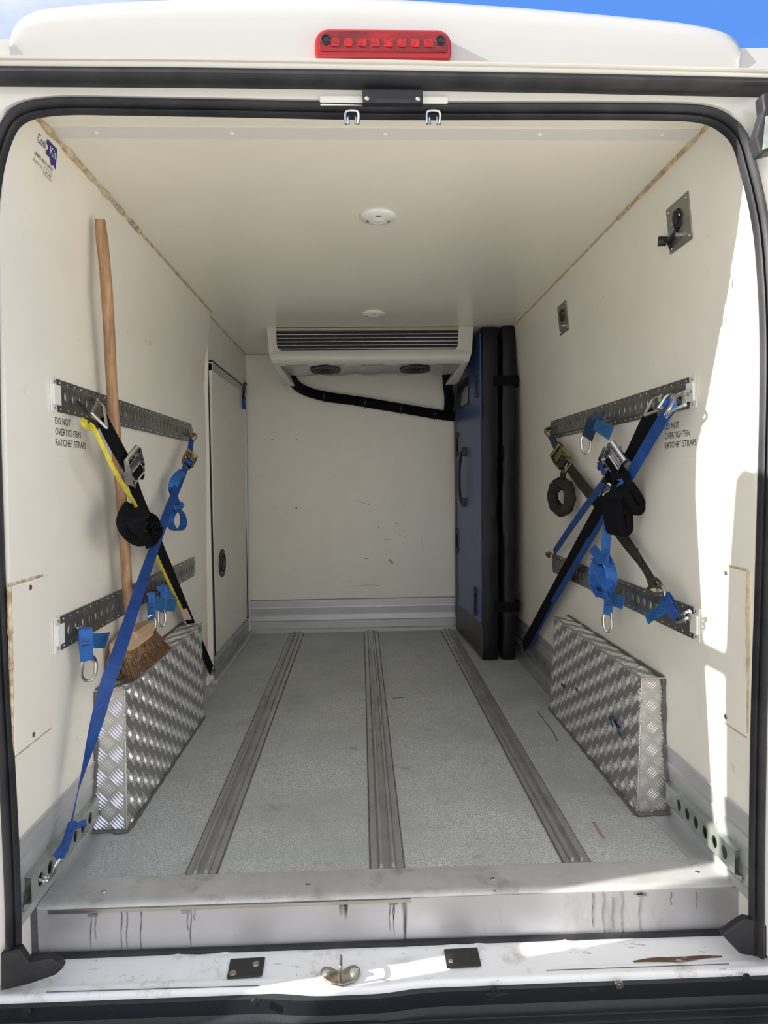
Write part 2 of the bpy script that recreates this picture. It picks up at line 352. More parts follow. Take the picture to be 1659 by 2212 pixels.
# sealant beads along the ceiling edges and corners
def bead(name, pts, r, material='bead', parent=None, flat=1):
    P = catmull([V(p) for p in pts], 40); Q = []; rr = []
    for i, p in enumerate(P): rr.append(r * (.65 + .7 * noise.noise(p * 18) + .25))
    mb = MB(); mb.tube(P, rr, 6); return struct(name, mb, material, parent, smooth=True)
bead('sealant_bead', [(-.727, y, ZC - .001) for y in (1.5, 1.7, 1.9, 2.2)], .011, 'bead', ceil)
bead('sealant_bead', [(-.727, y, ZC - .001) for y in (2.2, 2.6, 3.22)], .0055, 'bead', ceil)
bead('sealant_bead', [(-.752, y, ZC - .001) for y in (3.2, 3.6, 4.0, YB)], .0045, 'beadlight', ceil)
bead('sealant_bead', [(.833, y, ZC - .001) for y in (1.5, 1.7, 1.9, 2.1)], .009, 'bead', ceil)
bead('sealant_bead', [(.833, y, ZC - .001) for y in (2.1, 2.6, 3.2, YB)], .005, 'beadlight', ceil)
bead('sealant_bead', [(x, YB - .001, ZC - .001) for x in (-.75, -.3, .3, .83)], .0045, 'beadlight', ceil)
bead('sealant_bead', [(-.757 - .018 * (1 - z / 1.8), YB - .002, z) for z in (.02, .6, 1.2, ZC)], .0045, 'beadlight', ceil)
# pillar edge between the left wall and the side-door panel
mb = MB(); mb.prism([V((-.792, 3.19, 0)), V((-.762, 3.23, 0)), V((-.775, 3.27, 0)), V((-.80, 3.27, 0))], V((.012, 0, 1.76)))
tr = struct('trim_1', mb, 'wall'); bead('sealant_bead', [(-.783, 3.187, .05), (-.777, 3.187, .7), (-.772, 3.185, 1.2), (-.765, 3.19, 1.5), (-.752, 3.20, 1.74)], .005, 'beadlight', tr)

# kick plates with pressed ribs
def kick(name, a, b, nrm, h, lean=0):
    """ribbed aluminium plate from a to b, facing nrm"""
    a, b, n = V(a), V(b), V(nrm); prof_ = [(0, .001)]
    hs = [0, .10, .13, .34, .37, .52, .55, .74, .77, .97, 1.0]
    ds = [.010, .010, .003, .003, .0055, .003, .003, .0055, .003, .003, .008]
    ring = [(0, -.004)] + [(t * h, d) for t, d in zip(hs, ds)] + [(h, -.004)]
    pts = [a + Z3 * z + n * (d + lean * z / h) for z, d in ring]
    mb = MB(); mb.prism(pts, b - a); return struct(name, mb, 'alu')
kick('baseboard_back', (-.757, YB, 0), (.90, YB, 0), -Y3, .225)
kick('baseboard_left', (-.80, YR + .005, 0), (-.80, 3.2, 0), X3, .21, .018)
kick('baseboard_right', (.905, YR + .005, 0), (.905, YB - .012, 0), -X3, .21, .017)
# side floor strips
mb = MB(); mb.prism([V((-.80, 1.618, .0005)), V((-.728, 1.618, .0005)), V((-.728, 3.15, .0005)), V((-.80, 3.15, .0005))], Z3 * .003); struct('trim_2', mb, 'alu')
mb = MB(); mb.prism([V((.903, 1.618, .0005)), V((.838, 1.618, .0005)), V((.838, 4.2, .0005)), V((.903, 4.2, .0005))], Z3 * .003); struct('trim_3', mb, 'alu')
mb = MB(); mb.prism([V((-.775, 3.2, .0005)), V((-.735, 3.2, .0005)), V((-.735, 4.27, .0005)), V((-.775, 4.27, .0005))], Z3 * .02); struct('trim_4', mb, 'alu', bevel=.004)
# floor marks
def streak(px, w, material, name):
    mb = MB(); mb.ribbon([at(x, y, z=.0012) for x, y in px], w, Z3, .0006, smooth=6); return struct(name, mb, material, flo)
streak([(652, 1420), (640, 1450), (603, 1600), (570, 1700), (527, 1830)], .003, 'scratch', 'scratch_mark')
streak([(662, 1422), (648, 1455), (600, 1660)], .0015, 'scratch', 'scratch_mark')
streak([(942, 1680), (943, 1740), (941, 1790)], .0014, 'scratch', 'scratch_mark')
streak([(985, 1490), (1010, 1560), (1060, 1660), (1140, 1800)], .0016, 'scratch', 'scratch_mark')
streak([(965, 1455), (1000, 1540), (1035, 1600)], .0012, 'scratch', 'scratch_mark')
streak([(1282, 1775), (1296, 1798), (1305, 1810)], .008, 'redmark', 'paint_mark')
streak([(1160, 1535), (1190, 1575), (1205, 1600)], .004, 'greybead', 'scuff_mark')
streak([(848, 1508), (870, 1507)], .005, 'greybead', 'scuff_mark')

# threshold ledge
mb = MB(); X0, X1 = -.788, .912
mb.prism([V((X0, 1.515, -.115)), V((X0, 1.515, -.004)), V((X0, 1.519, .001)), V((X0, 1.535, .004)), V((X0, 1.622, .004)), V((X0, 1.622, -.115))], X3 * (X1 - X0))
led = struct('trim_5', mb, 'ledge', smooth=50)
mb = MB(); mb.box((X0 + .003, 1.5125, -.112), (X1 - .003, 1.5148, -.004)); struct('ledge_face', mb, 'ledgeface', led)
mb = MB(); mb.box((X0 + .03, 1.509, -.012), (.1, 1.5135, -.004)); struct('folded_lip', mb, 'screw', led)
mb = MB(); mb.box((-.80, 1.51, -.115), (X0, 1.60, -.002)); mb.box((X1, 1.51, -.115), (.915, 1.60, -.002)); struct('ledge_end', mb, 'greybead', led)
mb = MB()
for x in (-.65, -.15, .31, .83): screw(mb, (x, 1.565, .004), Z3, .006, .002)
struct('rivet', mb, 'screw', led)
mb = MB(); mb.tube([(-.80, 1.505, -.112), (-.4, 1.508, -.113), (0, 1.508, -.112), (.5, 1.508, -.113), (.915, 1.505, -.112)], .008, 8, smooth=6); struct('rubber_strip', mb, 'rubber', led, smooth=True)
# drip marks on the ledge face
def drips():
    mb = MB()
    for px, y0, y1 in [(196, 1968, 2060), (206, 1970, 2030), (262, 1968, 2050), (274, 1968, 2055), (304, 1968, 2056), (405, 1965, 2010), (412, 1964, 2050), (420, 1966, 1990), (842, 1945, 2010), (851, 1950, 2020), (873, 1942, 2036), (850, 1942, 1990), (1280, 1930, 2004), (1302, 1928, 2014), (1322, 1938, 2005), (1342, 1925, 2014), (1381, 1925, 2010), (1450, 1928, 1955), (1505, 1928, 1965)]:
        p = [at(px + (k % 2) * 1.2 * (1 if k % 3 else -1), y0 + (y1 - y0) * k / 5, y=1.5118) for k in range(6)]
        p = [V((a.x, 1.5118, min(-.006, max(-.108, a.z)))) for a in p]
        mb.ribbon(p, [.0035, .0022, .003, .002, .0024, .001], -Y3, .0006, smooth=3)
    for px, py in [(200, 1972), (402, 1965), (1378, 1925), (1386, 1928), (850, 1947)]:
        c = at(px, py, y=1.5116); mb.ribbon([V((c.x - .012, 1.5116, c.z - .006)), V((c.x + .012, 1.5116, c.z - .005))], .007, -Y3, .0006)
    struct('dirt_streak', mb, 'drip', led)
drips()

# side door (structure)
def door_wall_x(z): return -.775 + .018 * max(0, min(1, z / 1.74))
dA, dB = 3.30, 4.21
mb = MB()
mb.prism([V((-.792, dA, .13)), V((-.765, dA, .13)), V((-.748, dA, 1.60)), V((-.792, dA, 1.60))], Y3 * (dB - dA))
door = struct('door_1', mb, 'wall_door')
mb = MB()
def dframe(y0, y1, z0, z1, t=.006): mb.prism([V((-.775, y0, z0)), V((door_wall_x(z0) + .010 + t, y0, z0)), V((door_wall_x(z1) + .010 + t, y0, z1)), V((-.775, y0, z1))], Y3 * (y1 - y0))
dframe(dA, dB + .035, 1.565, 1.605); dframe(dB, dB + .035, .10, 1.60)
struct('door_frame', mb, 'alu', door)
mb = MB(); mb.prism([V((-.77, dA, 1.606)), V((-.744, dA, 1.606)), V((-.744, dA, 1.616)), V((-.77, dA, 1.616))], Y3 * (dB + .035 - dA)); mb.box((-.77, dB - .002, .12), (-.757, dB, 1.57)); mb.box((-.77, dA - .006, .12), (-.762, dA, 1.6))
struct('door_gasket', mb, 'rubber', door)
hc = V((-.757, 3.475, .575))
mb = MB(); mb.cyl(hc - X3 * .01, X3, .078, .013, 40, .074); han = struct('door_handle', mb, 'rubber', door, smooth=True)
mb = MB(); mb.tube([hc + X3 * .004 + (Y3 * math.cos(a) + Z3 * math.sin(a)) * .05 for a in [i * math.pi / 12 for i in range(24)]], .004, 6, closed=True); mb.cyl(hc + X3 * .002, X3, .022, .006, 20)
struct('pull_ring', mb, 'black', han, smooth=True)
mb = MB()
for a in range(4): screw(mb, hc + X3 * .003 + (Y3 * math.cos(a * 1.57 + .8) + Z3 * math.sin(a * 1.57 + .8)) * .064, X3, .006, .003)
struct('screw', mb, 'screw', han)

# ================================================================== VAN BODY (rear frame, roof, sill)
van = thing('van_body', (.05, 1.4, -.55), 'white van body around the open rear doorway, with white sill and roof', 'van')
inner = [(45, 2000), (45, 1900), (36, 1700), (25, 1500), (15, 1300), (8, 1100), (2, 900), (0, 700), (-2, 560), (0, 440), (14, 350), (35, 290), (58, 266), (95, 254), (160, 249), (250, 250), (500, 254), (820, 260), (1200, 260), (1400, 261), (1500, 265), (1548, 282), (1580, 315), (1597, 370), (1612, 430), (1627, 510), (1636, 620), (1640, 720), (1640, 850), (1637, 1000), (1630, 1250), (1622, 1500), (1617, 1800), (1617, 2000)]
path = [V((p.x, 0, p.z)) for p in (at(x, y, y=YR) for x, y in inner)]
path[0].z = -.10; path[-1].z = -.10
# smooth path
path = catmull(path, 3)
outer_ring = []
def offset(pts, d, y):
    out = []
    for i, p in enumerate(pts):
        t = (pts[min(i + 1, len(pts) - 1)] - pts[max(i - 1, 0)]).normalized(); o = t.cross(Y3)
        out.append(V((p.x, y, p.z)) + o * d)
    return out
sgn = 1 if offset(path, .05, 0)[len(path) // 2].z > path[len(path) // 2].z else -1
seal_prof = [(-.002, .012), (-.002, -.006), (.004, -.012), (.010, -.010), (.013, -.004), (.016, -.012), (.022, -.022), (.032, -.026), (.042, -.022), (.046, -.012), (.046, .012)]
seal = thing('door_seal', (.05, YR, -.1), 'black rubber seal running round the rear door opening', 'door seal')
mb = MB(); mb.sweep([p + Y3 * (YR - .012) for p in path], [(a * sgn * .5, b * .8) for a, b in seal_prof], Y3)
obj('seal_strip', mb, 'rubber', seal, smooth=50)
# foot pieces of the seal
for side, px in ((-1, [(0, 2142), (60, 2128), (118, 2108), (136, 2092), (128, 2080), (106, 2071), (60, 2080), (40, 2050), (0, 2060)]), (1, [(1659, 2072), (1600, 2062), (1560, 2020), (1602, 1990), (1612, 1985), (1640, 1990), (1659, 2000)])):
    poly = [at(x, y, y=1.395 if side < 0 else 1.41) for x, y in px]
    mb = MB(); mb.prism(poly, Y3 * .02); obj('seal_foot', mb, 'rubber', seal, bevel=.004)
# white frame ring around the seal
ro = offset(path, .021 * sgn, 1.405)
OUT = [V((-.97, 1.405, -.16)), V((-.97, 1.405, 1.2)), V((-.95, 1.405, 1.6)), V((-.90, 1.405, 1.86)), V((1.0, 1.405, 1.86)), V((1.05, 1.405, 1.6)), V((1.07, 1.405, 1.2)), V((1.07, 1.405, -.16))]
def outer_at(t):
    seg = [(OUT[i + 1] - OUT[i]).length for i in range(len(OUT) - 1)]; d = t * sum(seg)
    for i, s_ in enumerate(seg):
        if d <= s_: return OUT[i].lerp(OUT[i + 1], d / s_)
        d -= s_
    return OUT[-1]
# map by angle around centre so that quads stay tidy
cen = V((.05, 1.405, .85))
def hit_outer(p):
    d = (p - cen); best = None
    for a, b in zip(OUT, OUT[1:]):
        den = d.x * (b.z - a.z) - d.z * (b.x - a.x)
        if abs(den) < 1e-9: continue
        t = ((a.x - cen.x) * (b.z - a.z) - (a.z - cen.z) * (b.x - a.x)) / den; u = ((a.x - cen.x) * d.z - (a.z - cen.z) * d.x) / den
        if t > 0 and -1e-6 <= u <= 1 + 1e-6 and (best is None or t < best): best = t
    return cen + d * best if best else None
rows_i, rows_o = [], []
for p in ro:
    q = hit_outer(p)
    if q is None or p.z < -.09: q = V((-.97 if p.x < 0 else 1.07, 1.405, p.z))
    rows_i.append(p); rows_o.append(q)
mb = MB(); mb.grid([[p + Y3 * .05 for p in rows_i], [p + Y3 * .012 for p in rows_i], [p + (q - p) * .1 for p, q in zip(rows_i, rows_o)], rows_o, [q + Y3 * .05 for q in rows_o]])
obj('rear_frame', mb, 'paint', van, smooth=45)
for a, b in ((-.97, -.86), (.975, 1.07)):
    mb = MB(); mb.box((a, 1.395, -.16), (b, 1.43, 1.62)); obj('corner_pillar', mb, 'paint', van, bevel=.01)
# header recess steps
mb = MB()
a = at(690, 206, y=1.40); b = at(968, 226, y=1.40)
mb.box((a.x, 1.398, b.z - .004), (b.x, 1.41, a.z)); obj('header_step', mb, 'paint', van, bevel=.003)
# outer skins
for a, b in ((-.97, -.93), (1.03, 1.07)):
    mb = MB(); mb.box((a, 1.40, -.3), (b, YB + .6, 1.80)); obj('side_panel', mb, 'paint', van)
for a, b in ((-.99, -.93), (1.02, 1.08)):
    mb = MB(); mb.prism([V((a, y, z)) for y, z in ((1.45, 1.85), (1.378, 1.85), (1.340, 1.5), (1.286, 1.0), (1.268, .4), (1.275, -.15), (1.45, -.15))], X3 * (b - a)); obj('added_shade_post', mb, 'paint', van, bevel=.004)  # unseen pieces added; the left one's slant sets the sunlight's edge inside
mb = MB(); mb.box((-.93, YB + .06, -.3), (1.03, YB + .6, 1.9)); mb.box((-.93, 1.53, -.3), (1.03, YB + .6, -.12)); obj('floor_pan', mb, 'paint', van)
# roof with rounded rear edge
sil = [(60, 128), (62, 112), (66, 95), (78, 73), (95, 62), (120, 53), (180, 45), (300, 35), (430, 29), (560, 25), (700, 24.5), (830, 28), (1000, 39), (1200, 55), (1400, 75), (1470, 85), (1520, 97), (1540, 108), (1552, 122), (1557, 136)]
top = [at(x, y, y=1.50) for x, y in sil]
top = catmull(top, 3)
rows = []
for p in top:
    zt = p.z; zb = 1.880; x = p.x; c = .065; s_ = 1 + (x - c) * 0
    rows.append([V((x, 1.432, zb)), V((x, 1.426, zb + (zt - zb) * .3)), V((x, 1.423, zb + (zt - zb) * .6)), V((x, 1.427, zb + (zt - zb) * .80)), V((x, 1.440, zb + (zt - zb) * .92)), V((x, 1.465, zb + (zt - zb) * .98)), V((x, 1.50, zt)), V((x, 1.60, zt + .003)), V((x, 3.0, zt)), V((x, 5.0, zt - .03))])
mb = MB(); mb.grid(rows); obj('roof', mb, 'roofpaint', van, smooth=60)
for sx, xs in ((-1, (-.72, -.745, -.765, -.80, -1.0)), (1, (.83, .855, .875, .91, 1.1))):
    G_ = [at(x, y, y=1.43) for x, y in (((75, 92), (56, 84), (42, 88), (37, 94), (18, 84), (-60, 81)) if sx < 0 else ((1548, 118), (1562, 108), (1574, 107), (1582, 112), (1600, 104), (1720, 102)))]
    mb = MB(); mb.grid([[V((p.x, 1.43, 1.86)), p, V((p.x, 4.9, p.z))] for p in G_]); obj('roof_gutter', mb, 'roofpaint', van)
# drip rail, gutter seal
def hline(y0s, yy, zoff=0): return [V((at(x, yp, y=yy).x, yy, at(x, yp, y=yy).z + zoff)) for x, yp in y0s]
A = hline([(-150, 112), (0, 114), (400, 117), (830, 124), (1250, 133), (1659, 144), (1800, 147)], 1.363)
B = hline([(-150, 135), (0, 137), (400, 140), (830, 146), (1250, 154), (1659, 164), (1800, 167)], 1.370)
mb = MB(); mb.grid([[p + Y3 * .07 + Z3 * .004 for p in A], [p + Y3 * .008 for p in A], [p - Z3 * .004 for p in A], [p.lerp(q, .5) for p, q in zip(A, B)], [p.lerp(q, .55) + Y3 * .006 for p, q in zip(A, B)], [q + Y3 * .008 for q in B], [q + Y3 * .05 for q in B]])
obj('drip_rail', mb, 'paint', van, smooth=40)
C1 = hline([(-150, 155), (0, 157), (400, 160), (830, 166), (1250, 173), (1659, 182), (1800, 185)], 1.385)
gs = thing('header_weatherstrip', C1[3], 'straight black rubber strip along the roof edge above the doorway', 'rubber strip')
mb = MB(); mb.sweep(C1, [(sg_ * a, b) for sg_ in (1,) for a, b in [(.018, .02), (.018, -.004), (.014, -.008), (.011, -.004), (.006, -.012), (-.006, -.016), (-.014, -.010), (-.016, .02)]], Y3)
obj('rubber_profile', mb, 'rubber', gs, smooth=50)

# brake light
bl = thing('brake_light', (.057, 1.42, 1.893), 'red high level brake light on the roof edge above the doorway', 'brake light')
def rrect(x0, x1, z0, z1, r, y, n=6, rb=None):
    rb = rb if rb is not None else r; P = []
    for cx, cz, a0, rr in ((x1 - rb, z0 + rb, -90, rb), (x1 - r, z1 - r, 0, r), (x0 + r, z1 - r, 90, r), (x0 + rb, z0 + rb, 180, rb)):
        for k in range(n + 1):
            a = math.radians(a0 + 90 * k / n); P.append(V((cx + rr * math.cos(a), y, cz + rr * math.sin(a))))
    return P
mb = MB(); mb.prism(rrect(-.088, .200, 1.892, 1.947, .03, 1.404, rb=.008), Y3 * .03); obj('housing', mb, 'red', bl, bevel=.004)
mb = MB(); mb.prism(rrect(-.078, .191, 1.900, 1.941, .025, 1.401, rb=.004), Y3 * .004); lens = obj('lens', mb, 'darkred', bl, bevel=.0015)
for i in range(8):
    x = -.045 + i * .028; mb = MB(); z = 1.917
    mb.prism(rrect(x - .009, x + .009, z - .009, z + .008, .005, 1.3995), Y3 * .002); obj('reflector', mb, 'ledred', lens)
for x in (-.064, .176):
    mb = MB(); mb.tube([V((x + .009 * math.cos(a), 1.400, 1.922 + .009 * math.sin(a))) for a in [k * math.pi / 8 for k in range(16)]], .002, 6, closed=True); mb.cyl((x, 1.402, 1.922), -Y3, .006, .003, 14)
    obj('screw_well', mb, 'black', bl, smooth=True)

# header latch plate and strikers
c0 = at(783, 196, y=1.39); c1 = at(913, 226, y=1.39)
lp = thing('latch_plate', ((c0.x + c1.x) / 2, 1.39, c1.z), 'black screwed plate at the middle of the header above the doorway', 'plate')
mb = MB(); mb.box((c0.x, 1.385, c1.z), (c1.x, 1.40, c0.z)); obj('plate', mb, 'rubber', lp, bevel=.001)
for x, y in ((793, 213), (903, 214)):
    p = at(x, y, y=1.385); mb = MB(); screw(mb, p, -Y3, .0055, .004); obj('screw', mb, 'screw', lp)
for k, (x, lab) in enumerate(((760, 'steel latch hook hanging from the header, left of the pair'), (936, 'steel latch hook hanging from the header, right of the pair'))):
    t = thing('latch_hook', at(x, 262, y=1.40), lab, 'latch hook', 'door latch hooks under the header')
    q = lambda px, py, yy: at(px, py, y=yy)
    mb = MB(); mb.tube([q(x - 13, 268, 1.385), q(x - 14, 247, 1.385), q(x - 9, 240, 1.385), q(x + 9, 240, 1.385), q(x + 15, 247, 1.385), q(x + 14, 268, 1.385)], .0026, 8, smooth=4); obj('outer_loop', mb, 'zinc', t, smooth=True)
    mb = MB(); mb.tube([q(x - 7, 268, 1.40), q(x - 8, 252, 1.40), q(x - 4, 246, 1.42)], .0026, 8, smooth=3); mb.tube([q(x + 8, 268, 1.40), q(x + 8, 252, 1.40), q(x + 4, 246, 1.42)], .0026, 8, smooth=3)
    obj('inner_rod', mb, 'zinc', t, smooth=True)

# sill: pressed white panel
def sill_z(x, y):
    z = -.115
    for cx, w, d in ((-.455, .012, .003), (-.40, .02, -.0022), (-.345, .012, .003), (.26, .012, .003), (.20, .015, .002), (.47, .010, .004), (.50, .014, -.002)):
        z += d * math.exp(-((x - cx - (1.5 - y) * .25) / w) ** 2) * min(1, max(0, (y - 1.42) / .03))
    z -= .007 * math.exp(-((x - .075) / .03) ** 2 - ((y - 1.475) / .022) ** 2)   # dimple
    z += .002 * math.exp(-((y - 1.412) / .004) ** 2) * (1 if (-.70 < x < -.2 or .42 < x < .85) else 0)
    return z
def front_y(x): return 1.394 - .012 * math.exp(-((x + .05) / .13) ** 4)
xs = [-.81 + 1.73 * i / 170 for i in range(171)]; rows = []
for j in range(26):
    r = []
    for x in xs:
        y = front_y(x) + (1.515 - front_y(x)) * j / 25; xe = x
        if y < 1.46: xe = x * (1 + .05 * (1.46 - y) / .07) if abs(x) > .6 else x
        r.append(V((xe, y, sill_z(x, y))))
    rows.append(r)
f0 = rows[0]
rows = [[p + V((0, .03, -.10)) for p in f0], [p + V((0, -.004, -.022)) for p in f0], [p + V((0, -.006, -.007)) for p in f0]] + rows
mb = MB(); mb.grid(rows); obj('sill', mb, 'sillpaint', van, smooth=60)
mb = MB(); mb.ribbon([at(x, y, z=-.1135) for x, y in ((1368, 2077), (1410, 2073), (1470, 2072), (1520, 2067), (1560, 2066))], [.003, .012, .016, .009, .003], Z3, .0006, smooth=5); obj('rust_stain', mb, 'rust', van)
for x0, x1, yp in ((100, 560, 2136), (1180, 1575, 2086)):
    mb = MB()
    pts = [at(x0 + (x1 - x0) * k / 8, (2143 if x0 < 500 else 2096) - (14 if x0 < 500 else 14) * k / 8, z=-.1135) for k in range(9)]
    mb.ribbon(pts, .0016, Z3, .0008)
    obj('sealant_line', mb, 'greybead', van)
def plate_on_sill(px, z=-.112):
    return [at(x, y, z=z) for x, y in px]
for k, (px, lab) in enumerate((([(490, 2116), (566, 2110), (573, 2070), (498, 2074)], 'black rubber pad with worn bolts on the sill left of the latch striker'), ([(965, 2093), (1040, 2088), (1031, 2049), (959, 2053)], 'black plastic pad with a steel screw on the sill right of the latch striker'))):
    P = plate_on_sill(px); t = thing('buffer_pad', P[0], lab, 'pad', 'buffer pads on the rear sill')
    mb = MB(); mb.prism(P, Z3 * .004); obj('pad', mb, 'pad', t, bevel=.0015)
    for q, (x, y) in enumerate(((503, 2102), (553, 2082)) if k == 0 else ((974, 2076), (1021, 2055))):
        mb = MB(); c = at(x, y, z=-.108); screw(mb, c, Z3, .0085 if k == 0 else .006, .003); obj('bolt', mb, 'oldsteel' if (k, q) != (1, 1) else 'black', t)
st = thing('latch_striker', at(736, 2110, z=-.113), 'rusty bolted latch striker loop in the middle of the white sill', 'striker')
P = [at(x, y, z=-.112) for x, y in ((692, 2112), (693, 2100), (700, 2092), (716, 2094), (736, 2104), (752, 2092), (766, 2088), (778, 2096), (779, 2108), (768, 2122), (740, 2133), (715, 2128))]
mb = MB(); mb.prism(P, Z3 * .006); obj('base_plate', mb, 'oldsteel', st, bevel=.002)
for x, y in ((705, 2103), (766, 2100)):
    mb = MB(); mb.cyl(at(x, y, z=-.106), Z3, .010, .003, 18); mb.cyl(at(x, y, z=-.103), Z3, .006, .005, 6); obj('bolt', mb, 'galv', st)
c = at(735, 2122, z=-.106)
mb = MB(); mb.tube([c, c + Z3 * .030, c + V((.001, .004, .036)), c + V((.001, .03, .036)), c + V((.001, .036, .030)), c + V((.001, .036, 0))], .0032, 8, smooth=3); obj('loop', mb, 'oldsteel', st, smooth=True)

# bumper step
bp = thing('bumper', (.05, 1.3, -.45), 'black plastic rear bumper step below the white sill', 'bumper')
rows = []
for (dy, z) in ((.03, -.125), (-.003, -.128), (-.012, -.134), (-.012, -.168), (-.020, -.176)):
    rows.append([V((x * 1.12, front_y(x) + dy, z)) for x in xs])
y_ = 1.366; z_ = -.178
for k in range(7):
    for dz in ((0, 0), (.006, .0), (.008, -.004), (.013, -.004), (.015, 0)):
        rows.append([V((x * 1.12, y_ - k * .022 - dz[0] - (.004 * math.exp(-((x + .05) / .13) ** 4)), z_ + dz[1] * (1 if x > -.1 else .25))) for x in xs])
rows.append([V((x * 1.12, 1.20, -.19)) for x in xs]); rows.append([V((x * 1.12, 1.19, -.45)) for x in xs])
mb = MB(); mb.grid(rows); obj('step_cover', mb, 'plastic', bp, smooth=35)
for k, (x, y) in enumerate(((57, 2189), (551, 2167), (1070, 2142), (1338, 2128), (1614, 2114))):
    fy = front_y(0) - .013; c = at(x, y, y=fy); mb = MB(); mb.cyl(c + Y3 * .004, -Y3, .0095, .006, 20, .0085); mb.cyl(c - Y3 * .002, -Y3, .004, .001, 12)
    o = obj('fastener', mb, 'screw' if k == 3 else 'plastic', bp, smooth=True)
    if k == 3: o['label'] = 'bare metal fastener'

# rear doors, opened past square; their edges frame the sunlight
def rear_door(side, hinge, ang, lab):
    d = V((side * math.sin(ang), -math.cos(ang), 0)); n = V((math.cos(ang), side * math.sin(ang), 0))
    t = thing('rear_door', (hinge[0], hinge[1], -.12), lab, 'van door', 'open rear doors')
    mb = MB(); w, tt = .80, .035; h0, h1 = -.12, 1.815
    base = V((hinge[0], hinge[1], 0)); r = .07
    poly = [(0, h0), (w, h0), (w, h1 - r)] + [(w - r + r * math.cos(a), h1 - r + r * math.sin(a)) for a in (.5, 1.0)] + [(w - r, h1), (.045, h1), (.018, 1.62), (0, 1.3)]
    mb.prism([base + d * a + Z3 * b - n * tt for a, b in poly], n * 2 * tt); obj('door_panel', mb, 'paint', t, bevel=.012)
    mb = MB(); mb.prism([base + d * a + Z3 * b + n * (-side) * (tt + .001) for a, b in ((.08, .1), (w - .08, .1), (w - .08, 1.7), (.08, 1.7))], n * (-side) * .012); obj('inner_trim', mb, 'wall', t, bevel=.004)
    for z in (.42, 1.335):
        mb = MB(); mb.obox(base + Z3 * z + V((0, .055, 0)), V((.018, 0, 0)), V((0, .095, 0)), V((0, 0, .028 if z > 1 else .03))); mb.cyl(base + Z3 * (z - .045), Z3, .012, .09, 12); obj('hinge', mb, 'paint', t, bevel=.004)
    return t
rear_door(-1, (-.945, 1.213), math.radians(22), 'white rear door swung open outside the left edge of the doorway')
rd = rear_door(1, (1.05, 1.213), math.radians(22), 'white rear door swung open outside the right edge of the doorway')
mb = MB(); P = [at(x, y, y=1.34) for x, y in ((1648, 200), (1700, 200), (1700, 318), (1645, 333), (1634, 295), (1652, 235))]; mb.prism(P, Y3 * .03); obj('hinge_cover', mb, 'rubber', rd, bevel=.004)
mb = MB(); P = [at(x, y, y=1.335) for x, y in ((1656, 250), (1700, 240), (1700, 310), (1649, 322))]; mb.prism(P, Y3 * .004); obj('hinge_plate', mb, 'galv', rd)

# ground outside
mb = MB(); mb.add([(-40, -40, -.62), (40, -40, -.62), (40, 40, -.62), (-40, 40, -.62)], [(0, 1, 2, 3)]); struct('ground', mb, 'asphalt')
#--PART2--
# ================================================================== FLOOR TRACKS
def floor_track(pn, pf, lab):
    """pn/pf: near and far (left, right) pixel pairs on the floor"""
    a0, a1 = at(*pn[0], z=0), at(*pn[1], z=0); b0, b1 = at(*pf[0], z=0), at(*pf[1], z=0)
    for p in (a0, a1): p.y = 1.624
    for p in (b0, b1): p.y = YB - .013
    t = thing('floor_track', ((a0.x + a1.x) / 2, 1.624, 0), lab, 'floor track', 'aluminium tracks along the floor')
    ring = [(0, 0), (0, .004), (.20, .005), (.24, .002), (.28, .015), (.36, .015), (.39, .002), (.61, .002), (.64, .015), (.72, .015), (.76, .002), (.80, .005), (1, .004), (1, 0)]
    mb = MB(); n = len(ring); vs = [a0.lerp(a1, u) + Z3 * (h + .0005) for u, h in ring] + [b0.lerp(b1, u) + Z3 * (h + .0005) for u, h in ring]
    mb.add(vs, [tuple(range(n)), tuple(range(n, 2 * n))[::-1]] + [(i, (i + 1) % n, (i + 1) % n + n, i + n) for i in range(n)])
    obj('track', mb, 'track', t)
    for e in (-.02, 1.02):
        mb = MB(); mb.ribbon([a0.lerp(a1, e) + Z3 * .0012, b0.lerp(b1, e) + Z3 * .0012], .006, Z3, .001); obj('joint_line', mb, 'greybead', t)
    k = 0
    while True:
        y = 1.64 + .19 * k; k += 1
        if y > 4.2: break
        f = (y - a0.y) / (b0.y - a0.y); p, q = a0.lerp(b0, f), a1.lerp(b1, f)
        for e in (.11, .89): mb = MB(); mb.cyl(p.lerp(q, e) + Z3 * .003, Z3, .0045, .002, 10, .003); obj('rivet', mb, 'screw', t)
floor_track(((403, 1890), (466, 1890)), ((629, 1367), (656, 1367)), 'aluminium track set in the floor nearest the broom')
floor_track(((802, 1878), (872, 1876)), ((788, 1363), (815, 1363)), 'aluminium track set in the floor midway between its two neighbours')
floor_track(((1217, 1862), (1273, 1862)), ((952, 1360), (977, 1360)), 'aluminium track in the floor running up to the blue bulkhead panel')

